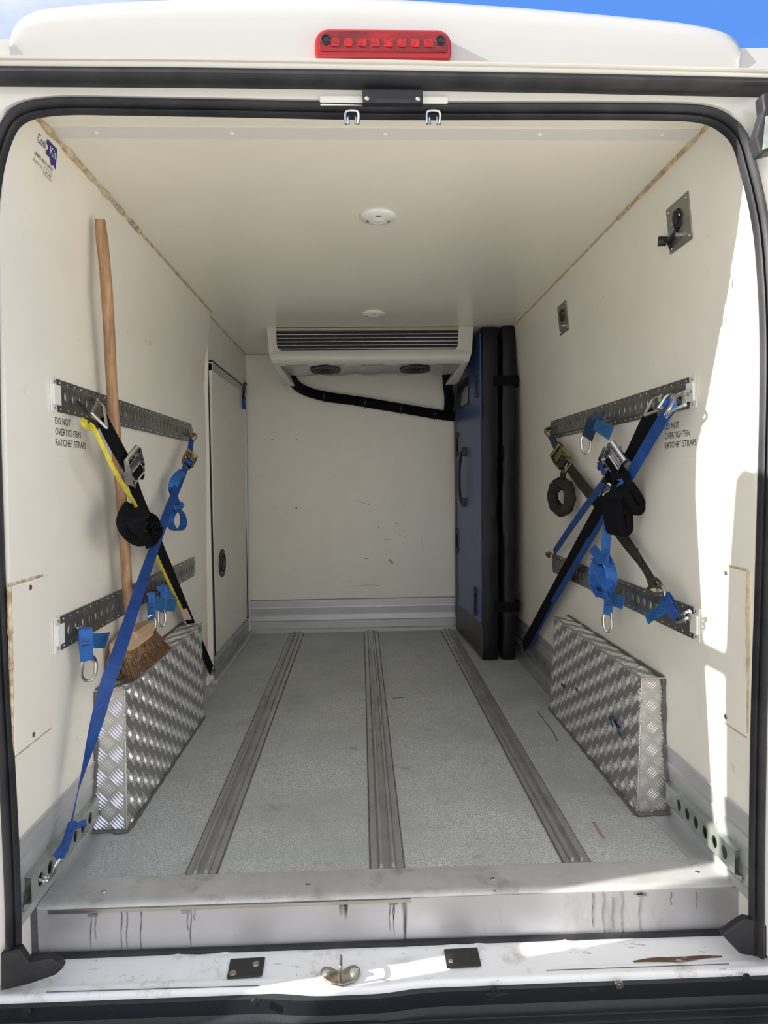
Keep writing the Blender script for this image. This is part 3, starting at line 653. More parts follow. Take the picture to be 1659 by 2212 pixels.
# ================================================================== TREAD PLATE BOXES
def bar(mb, c, d, s, n, ln, w, h, clip):
    """one raised bar of the five-bar pattern"""
    st_ = (0, .14, .32, .5, .68, .86, 1); vs = []
    for t in st_:
        e = math.sin(math.pi * min(.93, max(.07, t))); bow = .10 * ln * (1 - (2 * t - 1) ** 2) * .5
        p = c + d * ((t - .5) * ln) + s * bow
        vs += [p - s * w * e / 2, p + n * h * e, p + s * w * e / 2]
    vs = [clip(v) for v in vs]
    if max((a - vs[0]).length for a in vs) < ln * .35: return
    fs = [(i * 3 + j, i * 3 + j + 1, i * 3 + j + 4, i * 3 + j + 3) for i in range(len(st_) - 1) for j in (0, 1)]
    mb.add(vs, fs)
def tread(mb, o, u, v, n, lu, lv, P=.066, Q=.062, stagger=True, flip=1):
    """five-bar pattern over rectangle o + u[0,lu] + v[0,lv]"""
    def clip(p):
        d = p - o; a, b = d.dot(u), d.dot(v); h = d.dot(n)
        if 0 <= a <= lu and 0 <= b <= lv: return p
        return o + u * min(lu, max(0, a)) + v * min(lv, max(0, b)) + n * 0.0002
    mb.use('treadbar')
    for i in range(-1, int(lu / Q) + 2):
        for j in range(-1, int(lv / P) + 2):
            a = (i + .25) * Q; b = (j + (.5 * (i % 2) if stagger else 0) + .35) * P
            for kind in (0, 1):
                if stagger: ca, cb = (a, b) if kind == 0 else (a + Q / 2, b - P / 4)
                else: ca, cb = (a, b) if kind == 0 else (a + Q / 2, b + P / 2)
                if not (-.02 < ca < lu + .02 and -.02 < cb < lv + .02): continue
                sg = flip if kind == 0 else -flip
                d = (u * sg + v).normalized() if not stagger else (u * (.62 * sg) + v * .78).normalized()
                s = n.cross(d)
                for k in range(-2, 3):
                    ln = (.048 if kind == 0 else .036 if not stagger else .026) * (1 - .05 * abs(k))
                    c = o + u * ca + v * cb + s * (k * (.0084 if kind == 0 else .0064))
                    bar(mb, c, d, s, n, ln, (.0070 if kind == 0 else .0042 if not stagger else .0028), (.0030 if kind == 0 else .0014), clip)
def tread_box(name, xi, xw, y0, y1, h, ytop1, lab, side, lean):
    """xi inner face x, xw wall x; side=+1 box on left wall (faces +x)"""
    t = thing('wheel_box', ((xi + xw) / 2, (y0 + y1) / 2, 0), lab, 'wheel box', 'tread plate wheel boxes')
    xt = xi + lean
    c = [V((xi, y0, 0)), V((xw, y0, 0)), V((xw, y1, 0)), V((xi, y1, 0)), V((xt, y0 + .015, h)), V((xw, y0 + .015, h)), V((xw, y1 - .01, h)), V((xt, y1 - .01, h))]
    nx = V((side, 0, 0)); vz = (c[4] - c[0]).normalized()
    L1 = (c[3] - c[0]).length
    mb = MB(); mb.add([c[0], c[3], c[7], c[4]], [(0, 1, 2, 3)])
    mb2 = MB(); mb2.v = []
    nf = Y3.cross(vz) * 1.0; nf = nf if nf.x * side > 0 else -nf
    vs_ = (V((xt, y0, h)) - V((xi, y0, 0))).normalized(); nf = Y3.cross(vs_); nf = nf if nf.x * side > 0 else -nf
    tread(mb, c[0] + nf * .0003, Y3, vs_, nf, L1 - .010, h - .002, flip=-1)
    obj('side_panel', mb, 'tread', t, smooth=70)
    w = abs(xw - xi); uu = V((-side, 0, 0))
    mb = MB(); mb.add([c[0], c[1], c[5], c[4]], [(0, 1, 2, 3)])
    nn = V((0, -1, 0))
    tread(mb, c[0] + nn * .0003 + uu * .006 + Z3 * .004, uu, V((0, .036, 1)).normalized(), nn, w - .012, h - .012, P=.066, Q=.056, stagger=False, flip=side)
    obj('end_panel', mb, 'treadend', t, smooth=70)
    mb = MB(); mb.add([c[4], c[5], c[6], c[7]], [(0, 1, 2, 3)]); mb.add([c[2], c[3], c[7], c[6]], [(0, 1, 2, 3)])
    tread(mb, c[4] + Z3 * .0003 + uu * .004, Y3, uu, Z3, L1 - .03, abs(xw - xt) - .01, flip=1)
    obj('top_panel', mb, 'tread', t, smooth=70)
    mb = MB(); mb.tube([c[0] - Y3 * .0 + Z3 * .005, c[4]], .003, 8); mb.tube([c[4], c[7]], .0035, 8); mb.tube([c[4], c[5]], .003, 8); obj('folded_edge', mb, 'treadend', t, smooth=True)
    mb = MB()
    def bd(P, r=.007):
        P = catmull([V(p) for p in P], 30); mb.tube(P, [r * (.8 + .6 * noise.noise(p * 30)) for p in P], 6)
    e = .004 * side
    bd([c[3] + nx * .003, c[3].lerp(c[0], .5) + nx * .003, c[0] + nx * .004 + V((0, -.004, .002))], .008); bd([c[0] + V((e, -.005, .003)), c[1] + V((0, -.006, .004))], .009)
    bd([V((xw, y0, 0)) + V((e, -.004, .01)), V((prof(PROF_L if side > 0 else PROF_R, .2), y0 + .008, .2)) + V((e, -.003, 0)), V((prof(PROF_L if side > 0 else PROF_R, h), y0 + .014, h)) + V((e, -.002, 0))], .009)
    xx = prof(PROF_L if side > 0 else PROF_R, h)
    bd([V((xx + e, y0 + .015, h + .002)), V((xx + e, (y0 + y1) / 2, h + .002)), V((xx + e, y1, h + .002))], .006)
    obj('sealant', mb, 'greybead', t, smooth=True)
    return t
bl_ = tread_box('l', -.695, -.797, 1.845, 2.757, .408, 0, 'raised tread plate box with a broom standing on it', 1, .002)
br_ = tread_box('r', .800, .900, 1.855, 2.762, .405, 0, 'raised tread plate box with no broom, below the knotted blue strap', -1, .018)
mb = MB(); X_ = .8025
for px in ([(1322, 1545), (1330, 1560), (1342, 1572)], [(1318, 1548), (1326, 1570)], [(1330, 1552), (1338, 1580), (1344, 1590)], [(1245, 1486), (1250, 1495)], [(1214, 1478), (1222, 1484)]):
    mb.ribbon([at(x, y, x=.802) - X3 * .003 for x, y in px], .010, X3, .0008, smooth=3)
obj('paint_smear', mb, 'navyweb', br_)

# ================================================================== E-TRACK WALL RAILS
def load_rail(wallx, side, y0, y1, zlo, zhi, lab, group, material='rail', pitch=.043, hole=(.0122, .0148), cap=True, far_cap=False, dark_holes=False, first=.045, proud=.008, cap_end=0):
    """perforated steel rail; side=+1 on left wall (faces +x). near end y0"""
    zm = (zlo + zhi) / 2; H = (zhi - zlo) / 2; n = V((side, 0, 0))
    t = thing('load_rail', (wallx(zm) + side * .005, (y0 + y1) / 2, zlo), lab, 'load rail', group)
    b = lambda y, z, o: V((wallx(zm) + (wallx(zm + .0001) - wallx(zm)) + side * o + (wallx(z) - wallx(zm)), y, z))
    fl = H * .40; cz = H - fl      # flange height, centre half height
    mb = MB(); th = .002
    # flanges and webs as long strips
    for sg in (1, -1):
        mb.add([b(y0, zm + sg * H, .001), b(y1, zm + sg * H, .001), b(y1, zm + sg * H, .004), b(y0, zm + sg * H, .004), b(y1, zm + sg * (cz + .004), .004), b(y0, zm + sg * (cz + .004), .004),
                b(y1, zm + sg * cz, proud), b(y0, zm + sg * cz, proud)], [(0, 1, 2, 3), (3, 2, 4, 5), (5, 4, 6, 7)])
    cnt = int((y1 - y0 - first * 2) / pitch) + 1; ys = [y0 + first + pitch * k for k in range(cnt)]
    # centre web with real holes
    def webq(a, c): mb.add([b(a, zm - cz, proud), b(c, zm - cz, proud), b(c, zm + cz, proud), b(a, zm + cz, proud)], [(0, 1, 2, 3)])
    webq(y0, ys[0] - pitch / 2); webq(ys[-1] + pitch / 2, y1)
    K = 16
    for yc in ys:
        inn, out = [], []
        for k in range(K):
            a = 2 * math.pi * k / K; ca, sa = math.cos(a), math.sin(a)
            inn.append(b(yc + hole[0] * ca, zm + hole[1] * sa, proud)); s_ = max(abs(ca), abs(sa))
            out.append(b(yc + pitch / 2 * ca / s_, zm + cz * sa / s_, proud))
        dep = [b(p.y, p.z, proud - .003) for p in inn]
        mb.add(inn + out + dep, [(k, (k + 1) % K, (k + 1) % K + K, k + K) for k in range(K)] + [(k, (k + 1) % K, (k + 1) % K + 2 * K, k + 2 * K) for k in range(K)])
    body = mb
    if dark_holes:
        mb = MB(); mb.prism([b(y0 + .005, zm - cz, .0045), b(y0 + .005, zm + cz, .0045), b(y1, zm + cz, .0045), b(y1, zm - cz, .0045)], n * .0008); obj('rail_back', mb, 'galv', t)
    mb = body.use('zinc' if material != 'galv' else 'screw')
    k = 0; y = y0 + .022
    while y < y1 - .01:
        for sg in (1, -1): mb.cyl(b(y, zm + sg * (H - fl * .5), .0035), n, .0045 if k % 3 == 0 else .0028, .0022, 10, .002)
        y += pitch * .95; k += 1
    obj('rail_body', mb, material, t)
    if cap:
        mb = MB(); c0 = y0 - .028
        pl = lambda y, z: b(y, z, .001)
        mb.prism([pl(c0, zm - H - .002), pl(y0 + .006, zm - H - .002), pl(y0 + .006, zm - cz - .004), pl(y0 + .014, zm - cz + .002), pl(y0 + .014, zm + cz - .002), pl(y0 + .006, zm + cz + .004), pl(y0 + .006, zm + H + .002), pl(c0, zm + H + .002)], n * .003)
        mb.prism([b(c0 + .004, zm - cz, .004), b(y0 + .014, zm - cz, .004), b(y0 + .014, zm + cz, .004), b(c0 + .004, zm + cz, .004)], n * (proud - .002))
        e = obj('end_cap', mb, 'white', t, bevel=.002)
        mb = MB()
        for sg in (1, -1): screw(mb, b(y0 - .010, zm + sg * (H - fl * .5), .0045), n, .004, .002)
        obj('cap_screw', mb, 'socket', e)
    return t
fl = lambda z: prof(PROF_L, z); fr = lambda z: prof(PROF_R, z)
G1 = 'perforated load rails on the side walls'
load_rail(fl, 1, 1.655, 2.935, 1.184, 1.266, 'perforated steel rail high on the left wall, behind the broom handle', G1)
load_rail(fl, 1, 1.648, 2.955, .582, .668, 'perforated steel rail low on the left wall, behind the broom handle', G1)
load_rail(fr, -1, 1.708, 2.985, 1.184, 1.266, 'perforated steel rail high on the right wall, above the warning lettering', G1)
load_rail(fr, -1, 1.690, 2.985, .566, .652, 'perforated steel rail low on the right wall, above the tread plate box', G1)
for side, y0, y1, xx in ((1, 1.462, 1.842, -.792), (-1, 1.482, 1.835, .898)):
    t = load_rail(lambda z, xx=xx: xx, side, y0, y1, .028, .125, 'short galvanised floor-level rail in front of the %s tread plate box' % ('left' if side > 0 else 'right'), 'floor-level rails by the threshold', 'galv', .046, (.013, .016), cap=False, dark_holes=True, proud=.022)
load_rail(lambda z: -.772, 1, 3.235, 4.20, .03, .13, 'long floor-level rail along the foot of the side door', 'floor-level rails deep inside', 'galv', .035, (.010, .020), cap=False, proud=.018)
load_rail(lambda z: .898, -1, 2.79, 4.2, .03, .13, 'long floor-level rail running behind the blue folding panel', 'floor-level rails deep inside', 'galv', .035, (.010, .020), cap=False, dark_holes=False, proud=.022)

# ================================================================== CEILING LIGHTS
for (px, py, r, lab) in ((817, 467, .057, 'round white ceiling light nearer the doorway'), (807, 677, .057, 'round white ceiling light near the cooling unit')):
    c = at(px, py, z=ZC); t = thing('ceiling_light', c, lab, 'ceiling light', 'round ceiling lights')
    mb = MB(); n = 36; prof2 = [(r, 0), (r, .004), (r * .96, .007), (r * .7, .012), (r * .45, .015), (r * .43, .013), (r * .3, .017), (0.001, .018)]
    rows = [[c + V((rr * math.cos(a), rr * math.sin(a), -h)) for a in [2 * math.pi * k / n for k in range(n + 1)]] for rr, h in prof2]
    mb.grid(rows); obj('cover', mb, 'white', t, smooth=True)
    mb = MB()
    for a in (-1.57, .2, 2.94): mb.obox(c + V((.6 * r * math.cos(a), .6 * r * math.sin(a), -.0135)), V((-math.sin(a), math.cos(a), 0)) * .009, V((math.cos(a), math.sin(a), 0)) * .003, Z3 * .0012)
    obj('vent_slot', mb, 'socket', t)

# ================================================================== COOLING UNIT
ev = thing('cooling_unit', (.055, 3.75, 1.60), 'white ceiling cooling unit with a dark finned grille at the back', 'cooling unit')
yf = 3.553; zt = ZC
x0, x1 = -.506, .612
def ex(x, z): # taper of outline towards the bottom
    return x
# front shell: frame around the grille and curved lower band
def shell_row(z, y, a, b): return [V((a, y, z)), V((b, y, z))]
g0, g1 = -.458, .532     # grille opening
GZ0, GZ1 = 1.712, 1.818
pr = [(1.836, yf, 0), (1.70, yf - .004, .006), (1.690, yf - .010, .010), (1.66, yf - .008, .018), (1.645, yf + .01, .022), (1.637, yf + .04, .026)]
mb = MB(); n = 30
def xs_at(inset): return [x0 + inset * 1.2 + (x1 - x0 - inset * 2.4) * k / n for k in range(n + 1)]
mb.grid([[V((x, y, z)) for x in xs_at(i)] for z, y, i in pr[1:]]); mb.grid([[V((x, yf - .004, 1.70)) for x in xs_at(.006)], [V((x, yf + .002, GZ0)) for x in xs_at(.005)]])
obj('lower_band', mb, 'ivory', ev, smooth=60)
for sg, a, b_ in ((-1, x0, g0), (1, g1, x1)):
    mb = MB(); out = a if sg < 0 else b_; inn = b_ if sg < 0 else a
    P = [V((out, 0, 1.836)), V((inn, 0, 1.836)), V((inn + sg * -.004, 0, GZ0 + .03))] + [V((inn - sg * (.004 + .022 * (1 - math.cos(q))), 0, GZ0 + .03 - .028 * math.sin(q))) for q in (.4, .8, 1.2, 1.57)] + [V((out - sg * .008, 0, 1.70))]
    mb.prism([p + Y3 * (yf - .004) for p in P], Y3 * .03); obj('front_cheek', mb, 'ivory', ev, bevel=.004)
    # side cheek going back and tapering down to the wall side
    mb = MB(); S_ = [V((out, yf - .003, 1.836)), V((out - sg * .006, yf - .006, 1.70)), V((out - sg * .024, yf + .0, 1.645)), V((out - sg * .05, 3.80, 1.565)), V((out - sg * .05, 3.90, 1.572)), V((out - sg * .03, 4.0, 1.66)), V((out, 4.02, 1.836))]
    I_ = [p - X3 * sg * (.06 if 2 < k < 5 else .03) for k, p in enumerate(S_)]
    m_ = len(S_); mb.add(S_ + I_, [tuple(range(m_)), tuple(range(m_, 2 * m_))[::-1]] + [(i, (i + 1) % m_, (i + 1) % m_ + m_, i + m_) for i in range(m_)])
    obj('side_cheek', mb, 'ivory', ev, bevel=.004, smooth=30)
mb = MB(); mb.box((g0 - .01, yf + .02, GZ0 - .01), (g1 + .01, yf + .05, 1.836)); obj('fin_block', mb, 'fin', ev)
for k in range(5):
    z = 1.722 + k * .0195; mb = MB(); mb.tube([(g0 - .005, yf + .014, z), (g1 + .005, yf + .014, z)], .0042, 8); obj('grille_tube', mb, 'finbar', ev, smooth=True)
mb = MB(); mb.box((g0 - .004, yf + .0, 1.817), (g1 + .004, yf + .02, 1.832)); obj('top_strip', mb, 'beige', ev)
mb = MB(); mb.grid([[V((x0 + .05 + (x1 - x0 - .10) * k / 24, y, z + .004 * math.cos(k * 1.3))) for k in range(25)] for y, z in ((yf + .03, 1.638), (yf + .10, 1.632), (3.80, 1.622), (3.86, 1.626), (4.0, 1.70), (4.02, 1.836))]); obj('drip_tray', mb, 'tray', ev, smooth=True)
for cx in (-.20, .30):
    mb = MB(); mb.cyl((cx, 3.665, 1.622), V((0, .12, 1)), .085, .012, 28); f_ = obj('fan_opening', mb, 'fin', ev)
    mb = MB()
    for k in range(3): mb.tube([(cx + (.03 + .025 * k) * math.cos(a), 3.665 + (.03 + .025 * k) * math.sin(a), 1.616) for a in [q * math.pi / 12 for q in range(24)]], .0018, 5, closed=True)
    obj('fan_guard', mb, 'black', f_, smooth=True)
mb = MB(); mb.box((.0, yf + .035, 1.6345), (.13, yf + .085, 1.6365)); obj('sticker', mb, 'beige', ev)
hz = thing('drain_hose', (.1, YB - .05, 1.3), 'black foam-wrapped hose sagging across the back wall below the cooling unit', 'hose')
pts = [at(629, 808, y=3.90), at(633, 824, y=4.05), at(655, 842, y=4.22), at(700, 856, y=4.245), at(770, 866, y=4.25), at(830, 876, y=4.25), at(890, 886, y=4.25), at(950, 896, y=4.25), at(1000, 902, y=4.25)]
mb = MB(); Q = catmull(pts, 10); mb.tube(Q, [.0325 * (.92 if (i % 13) == 0 else 1 + .03 * noise.noise(p * 30)) for i, p in enumerate(Q)], 12); obj('foam_sleeve', mb, 'hose', hz, smooth=True)
for i in (16, 30, 43, 56, 68):
    t_ = (Q[i + 1] - Q[i]).normalized(); mb = MB(); mb.cyl(Q[i] - t_ * .003, t_, .0325, .006, 14); mb.obox(Q[i] - Z3 * .03, X3 * .002, Y3 * .002, Z3 * .012); obj('cable_tie', mb, 'black', hz)
hz2 = thing('pipe_hose', at(968, 860, y=4.23), 'short vertical black hose dropping from the right end of the cooling unit', 'hose')
mb = MB(); mb.tube([at(966, 812, y=3.93), at(967, 830, y=4.12), at(970, 860, y=4.232), at(969, 892, y=4.24)], .031, 12, smooth=8); obj('foam_sleeve', mb, 'hose', hz2, smooth=True)

# ================================================================== FOLDING BULKHEAD PANEL (blue, black vinyl edges)
fb = thing('folding_bulkhead', (.72, 3.9, 0), 'folded blue bulkhead panel with padded black vinyl edges beside the cooling unit', 'bulkhead panel')
xa, xb = .650, .605      # near and far x of the blue face
yn, yf2 = 3.53, 4.25
def bx(y): return xa + (xb - xa) * (y - yn) / (yf2 - yn)
def bpt(y, z, o=0): return V((bx(y) - o, y, z))
mb = MB(); mb.prism([bpt(3.56, .17), bpt(yf2, .12), bpt(yf2, 1.72), bpt(3.56, 1.80)], X3 * .03); obj('blue_panel', mb, 'bluepanel', fb)
mb = MB(); mb.prism([bpt(yf2 - .06, .10, .004), bpt(yf2, .10, .004), bpt(yf2, 1.66, .004), bpt(yf2 - .06, 1.66, .004)], X3 * .02); obj('rear_border', mb, 'greyvinyl', fb, bevel=.004)
mb = MB(); mb.prism([bpt(3.54, .01, .004), bpt(yf2 - .02, .02, .004), bpt(yf2 - .02, .16, .004), bpt(yf2 - .12, .19, .004), bpt(3.54, .205, .004)], X3 * .03); obj('bottom_flap', mb, 'greyvinyl', fb, bevel=.004)
def pad(x0_, x1_, y, z0_, z1_, dep, seed, lean):
    """puffy vinyl roll"""
    n = 46; rows = []; cs = [(-1, 1), (-1.02, .3), (-1.03, -.5), (-.93, -.9), (-.6, -1.02), (0, -1.05), (.6, -1.02), (.93, -.9), (1.03, -.5), (1.02, .3), (1, 1)]
    for j in range(n + 1):
        z = z0_ + (z1_ - z0_) * j / n; cx = (x0_ + x1_) / 2 + lean * (z - z0_); hw = (x1_ - x0_) / 2
        e = min(1, .72 + .28 * min(j, n - j) / 1.5); r = []
        for a, b in cs:
            k = 1 + .12 * noise.noise(V((a * 1.5 + seed, z * 5, seed))) + .09 * noise.noise(V((a * 3, z * 16, seed + 4)))
            r.append(V((cx + a * hw * k * (.93 + .07 * e), y + dep / 2 + b * dep / 2 * k * e, z)))
        rows.append(r)
    mb = MB(); mb.grid(rows); mb.add(rows[0], [tuple(range(len(cs)))]); mb.add(rows[-1], [tuple(range(len(cs)))]); return mb
obj('edge_pad', pad(.650, .737, yn - .01, .004, 1.822, .09, 1, .004), 'vinyl', fb, smooth=True)
obj('edge_pad', pad(.757, .832, yn - .012, .004, 1.83, .09, 5, .004), 'vinyl', fb, smooth=True)
mb = MB(); mb.box((.69, 3.60, .01), (.73, 4.24, 1.80)); mb.box((.77, 3.60, .01), (.81, 4.24, 1.81)); obj('inner_board', mb, 'vinyl', fb)
for z in (1.535, .30):
    mb = MB(); mb.ribbon([V((.715, yn - .014, z)), V((.75, yn - .019, z)), V((.845, yn - .016, z)), V((.85, yn + .06, z))], .055, [-Y3, -Y3, -Y3, X3], .003, smooth=4); obj('strap_band', mb, 'blackweb', fb)
def bpix(px, py, o=0):
    p = at(px, py, x=.63)
    for _ in range(6): p = at(px, py, x=bx(p.y) - o)
    return p
mb = MB(); P = [bpix(1011, 812, .002), bpix(1012, 874, .002), bpix(990, 884, .002), bpix(989, 828, .002)]; mb.prism(P, X3 * -.003); wn = obj('vent_window', mb, 'black', fb, bevel=.001)
mb = MB(); P = [bpix(1010, 834, .006), bpix(1010, 870, .006), bpix(996, 878, .006), bpix(998, 852, .006), bpix(1004, 838, .006)]; mb.prism(P, X3 * -.001); obj('pane_reflection', mb, 'socket', wn)  # reflection in the window laid on as a lighter flat shape
p, q = bpix(1005, 976), bpix(1004, 1085)
mb = MB(); mb.tube([p, p - X3 * .02, p.lerp(q, .12) - X3 * .028, p.lerp(q, .3) - X3 * .034, p.lerp(q, .5) - X3 * .036, p.lerp(q, .7) - X3 * .034, p.lerp(q, .88) - X3 * .028, q - X3 * .02, q], .009, 8, smooth=4); hh = obj('grab_handle', mb, 'rubber', fb, smooth=True)
for c in (p, q): mb = MB(); mb.obox(c - X3 * .010, X3 * .012, Y3 * .022, Z3 * .026); obj('handle_mount', mb, 'black', hh, bevel=.003)
for (xx, ya, yb) in ((1031, 806, 852), (988, 940, 980), (988, 1148, 1188), (1028, 1275, 1322)):
    a, b = bpix(xx, ya), bpix(xx, yb); mb = MB(); mb.tube([a - X3 * .006, b - X3 * .006], .006, 8)
    for e in (a, b): mb.obox(e - X3 * .006, X3 * .008, Y3 * .018, Z3 * .018)
    obj('hinge', mb, 'black', fb, bevel=.002)

# ================================================================== WALL ITEMS
def wallpt(side, y, z, o): return V((prof(PROF_L, z) + o, y, z)) if side > 0 else V((prof(PROF_R, z) - o, y, z))
def socket_plate(side, y0, y1, z0, z1, lab, cap=False):
    n = V((side, 0, 0)); dn = V((prof(PROF_R, z1) - prof(PROF_R, z0), 0, z1 - z0)).normalized()
    t = thing('socket_plate', wallpt(side, (y0 + y1) / 2, z0, 0), lab, 'socket plate', 'metal socket plates on the right wall')
    mb = MB(); mb.prism([wallpt(side, y, z, .0005) for y, z in ((y0, z0), (y1, z0), (y1, z1), (y0, z1))], n * .003); obj('plate', mb, 'socket', t, bevel=.001)
    for y, z in ((y0 + .012, z0 + .012), (y1 - .012, z0 + .012), (y1 - .012, z1 - .012), (y0 + .012, z1 - .012)):
        mb = MB(); screw(mb, wallpt(side, y, z, .0035), n, .0045, .003); obj('screw', mb, 'screw', t)
    yc = (y0 + y1) / 2; zc = z1 - (z1 - z0) * .40; mb = MB()
    h = [(-.012, .024), (.012, .024), (.020, .012), (.020, -.012), (.012, -.024), (-.012, -.024), (-.020, -.012), (-.020, .012)]
    mb.prism([wallpt(side, yc + a, zc + b, .003) for a, b in h], n * .006); s = obj('socket', mb, 'black', t, bevel=.001)
    mb = MB(); mb.prism([wallpt(side, yc + a * .62, zc + b * .62, .008) for a, b in h], n * .005); obj('socket_core', mb, 'rubber', s, bevel=.001)
    mb = MB(); screw(mb, wallpt(side, yc - .020, zc + .004, .009), n, .004, .003); screw(mb, wallpt(side, yc + .022, zc - .006, .009), n, .004, .003); obj('socket_screw', mb, 'screw', s)
    mb = MB(); c = wallpt(side, yc - .008, z0 + (z1 - z0) * .24, .003); mb.cyl(c, n, .009, .005, 18); mb.cyl(c + n * .005, n, .006, .008, 14); obj('fuse_holder', mb, 'zinc', t, smooth=True)
    if cap:
        mb = MB(); c = wallpt(side, y1 - .010, z0 + .038, .004)
        mb.tube([wallpt(side, yc + .004, z0 + .050, .006), wallpt(side, yc + .016, z0 + .038, .010), wallpt(side, y1 - .022, z0 + .030, .014), c + n * .012], [.006, .006, .007, .008], 8, smooth=4)
        mb.cyl(c + V((-.006, .008, -.002)), V((-1, .4, .1)), .013, .022, 18); mb.tube([c + n * .010, wallpt(side, y1 - .014, z0 + .012, .006)], .004, 6)
        obj('rubber_cap', mb, 'black', t, smooth=True)
socket_plate(-1, 1.668, 1.788, 1.612, 1.732, 'metal socket plate with a dangling black cap, nearest the doorway', True)
socket_plate(-1, 2.665, 2.785, 1.612, 1.732, 'metal socket plate further inside, near the black padded panel')
def access(side, y0, y1, z0, z1, lab):
    n = V((side, 0, 0)); t = thing('access_panel', wallpt(side, (y0 + y1) / 2, z0, 0), lab, 'access panel', 'screwed access panels by the doorway')
    mb = MB(); zs_ = [z0, z0 + .004, (z0 + z1) / 2, z1 - .004, z1]; P = [wallpt(side, y0, z, .0005) for z in zs_] + [wallpt(side, y1, z, .0005) for z in zs_[::-1]]
    mb.prism(P, n * .003); obj('panel', mb, 'wall', t, bevel=.0012)
    for z in (z0 + .016, z1 - .016):
        mb = MB(); screw(mb, wallpt(side, (y0 + y1) / 2 - (.006 if side > 0 else 0), z, .003), n, .007, .003); obj('screw', mb, 'oldsteel', t)
    for nm, A_, B_, r in (('sealant_bead', (y0 - .004, z0 + .01), (y0 - .004, z1), .0055), ('sealant_bead', (y0, z1 + .003), (y1 - .03, z1 + .003), .003), ('sealant_bead', (y0, z0 - .003), (y1, z0 - .003), .002)):
        P = [wallpt(side, A_[0] + (B_[0] - A_[0]) * k / 30, A_[1] + (B_[1] - A_[1]) * k / 30, .001) for k in range(31)]
        mb = MB(); mb.tube(P, [r * (.75 + .7 * abs(noise.noise(p * 40))) * (1 if r < .005 else min(1, .35 + k / 22)) for k, p in enumerate(P)], 6); obj(nm, mb, 'bead' if side > 0 else 'beadlight', t, smooth=True)
access(1, 1.428, 1.600, .405, .782, 'shaded white access panel with thick brown sealant edge, low on the wall')
access(-1, 1.456, 1.622, .395, .782, 'white access panel low on the wall, crossed by a strip of sunlight')
def warning(side, y0, z0, lab):
    n = V((side, 0, 0)); r = V((0, side, 0))
    t = thing('warning_label', wallpt(side, y0 + side * .09, z0, 0), lab, 'label', 'ratchet strap warning labels')
    mb = MB(); y1 = y0 + side * .19
    mb.prism([wallpt(side, a, b, .0004) for a, b in ((y0 - side * .006, z0 - .026), (y1, z0 - .026), (y1, z0 + .086), (y0 - side * .006, z0 + .086))], n * .0004); obj('clear_film', mb, 'label', t)
    for k, (s_, w) in enumerate((('DO NOT', .084), ('OVERTIGHTEN', .145), ('RATCHET STRAPS', .178))):
        z = z0 + .054 - k * .027; text('lettering', s_, w, .0175, wallpt(side, y0, z, .0012), r, Z3, 'ink', t)
warning(1, wl(118, 908).y, wl(185, 970).z, 'black DO NOT OVERTIGHTEN lettering on the left wall beside the yellow strap')
warning(-1, wr(1437, 905).y, wr(1505, 962).z, 'black DO NOT OVERTIGHTEN lettering on the right wall beside the sunlit strip')
# maker's sticker
sk = thing('maker_sticker', wallpt(1, 1.58, 1.73, 0), 'blue Cool-Kit lettering with phone number high on the left wall', 'sticker')
zz = lambda z: wallpt(1, 0, z, .0015).x
def st_at(y, z): return wallpt(1, y, z, .0015)
uz = (wallpt(1, 0, 1.80, 0) - wallpt(1, 0, 1.70, 0)).normalized()
sy = 1.545
text('lettering', 'Cool', .036, .021, st_at(sy + .0, 1.786), Y3, uz, 'blueink', sk)
mb = MB(); pz = [(.041, 1.813), (.090, 1.813), (.090, 1.765), (.080, 1.772), (.070, 1.765), (.060, 1.779), (.041, 1.779), (.041, 1.789), (.049, 1.791), (.050, 1.796), (.048, 1.800), (.041, 1.802)]
mb.prism([st_at(sy + a, b) for a, b in pz], X3 * .0004); obj('emblem', mb, 'blueink', sk)
text('lettering', 'Kit', .030, .019, st_at(sy + .056, 1.786) + X3 * .0008, Y3, uz, 'white', sk)
text('lettering', '0845 459 5418', .083, .0085, st_at(sy - .006, 1.754), Y3, uz, 'greyink', sk, bold=.01)
text('lettering', 'BUILD No', .042, .0065, st_at(sy - .010, 1.739), Y3, uz, 'greyink', sk)
mb = MB(); mb.tube([st_at(sy + a, b) for a, b in ((.038, 1.748), (.078, 1.748), (.078, 1.732), (.038, 1.732))], .0005, 4, closed=True); obj('number_box', mb, 'greyink', sk)
text('lettering', '24148', .030, .007, st_at(sy + .043, 1.7365), Y3, uz, 'greyink', sk)

# small blue sleeve and black cord at the back-left corner
cd = thing('hanging_cord', at(524, 880, x=-.745), 'black cord with a blue sleeve hanging beside the side door', 'cord')
mb = MB(); mb.tube([at(528, 828, x=-.73), at(527, 845, x=-.735), at(525, 862, x=-.74)], .008, 8, smooth=4); mb.obox(at(530, 829, x=-.725), X3 * .006, Y3 * .03, Z3 * .006); obj('cord', mb, 'black', cd, smooth=True)
mb = MB(); mb.ribbon([at(525, 856, x=-.742), at(524, 870, x=-.745), at(524, 883, x=-.745)], [.03, .035, .04], -Y3 + X3 * .3, .006, smooth=3); obj('sleeve', mb, 'blueweb', cd)

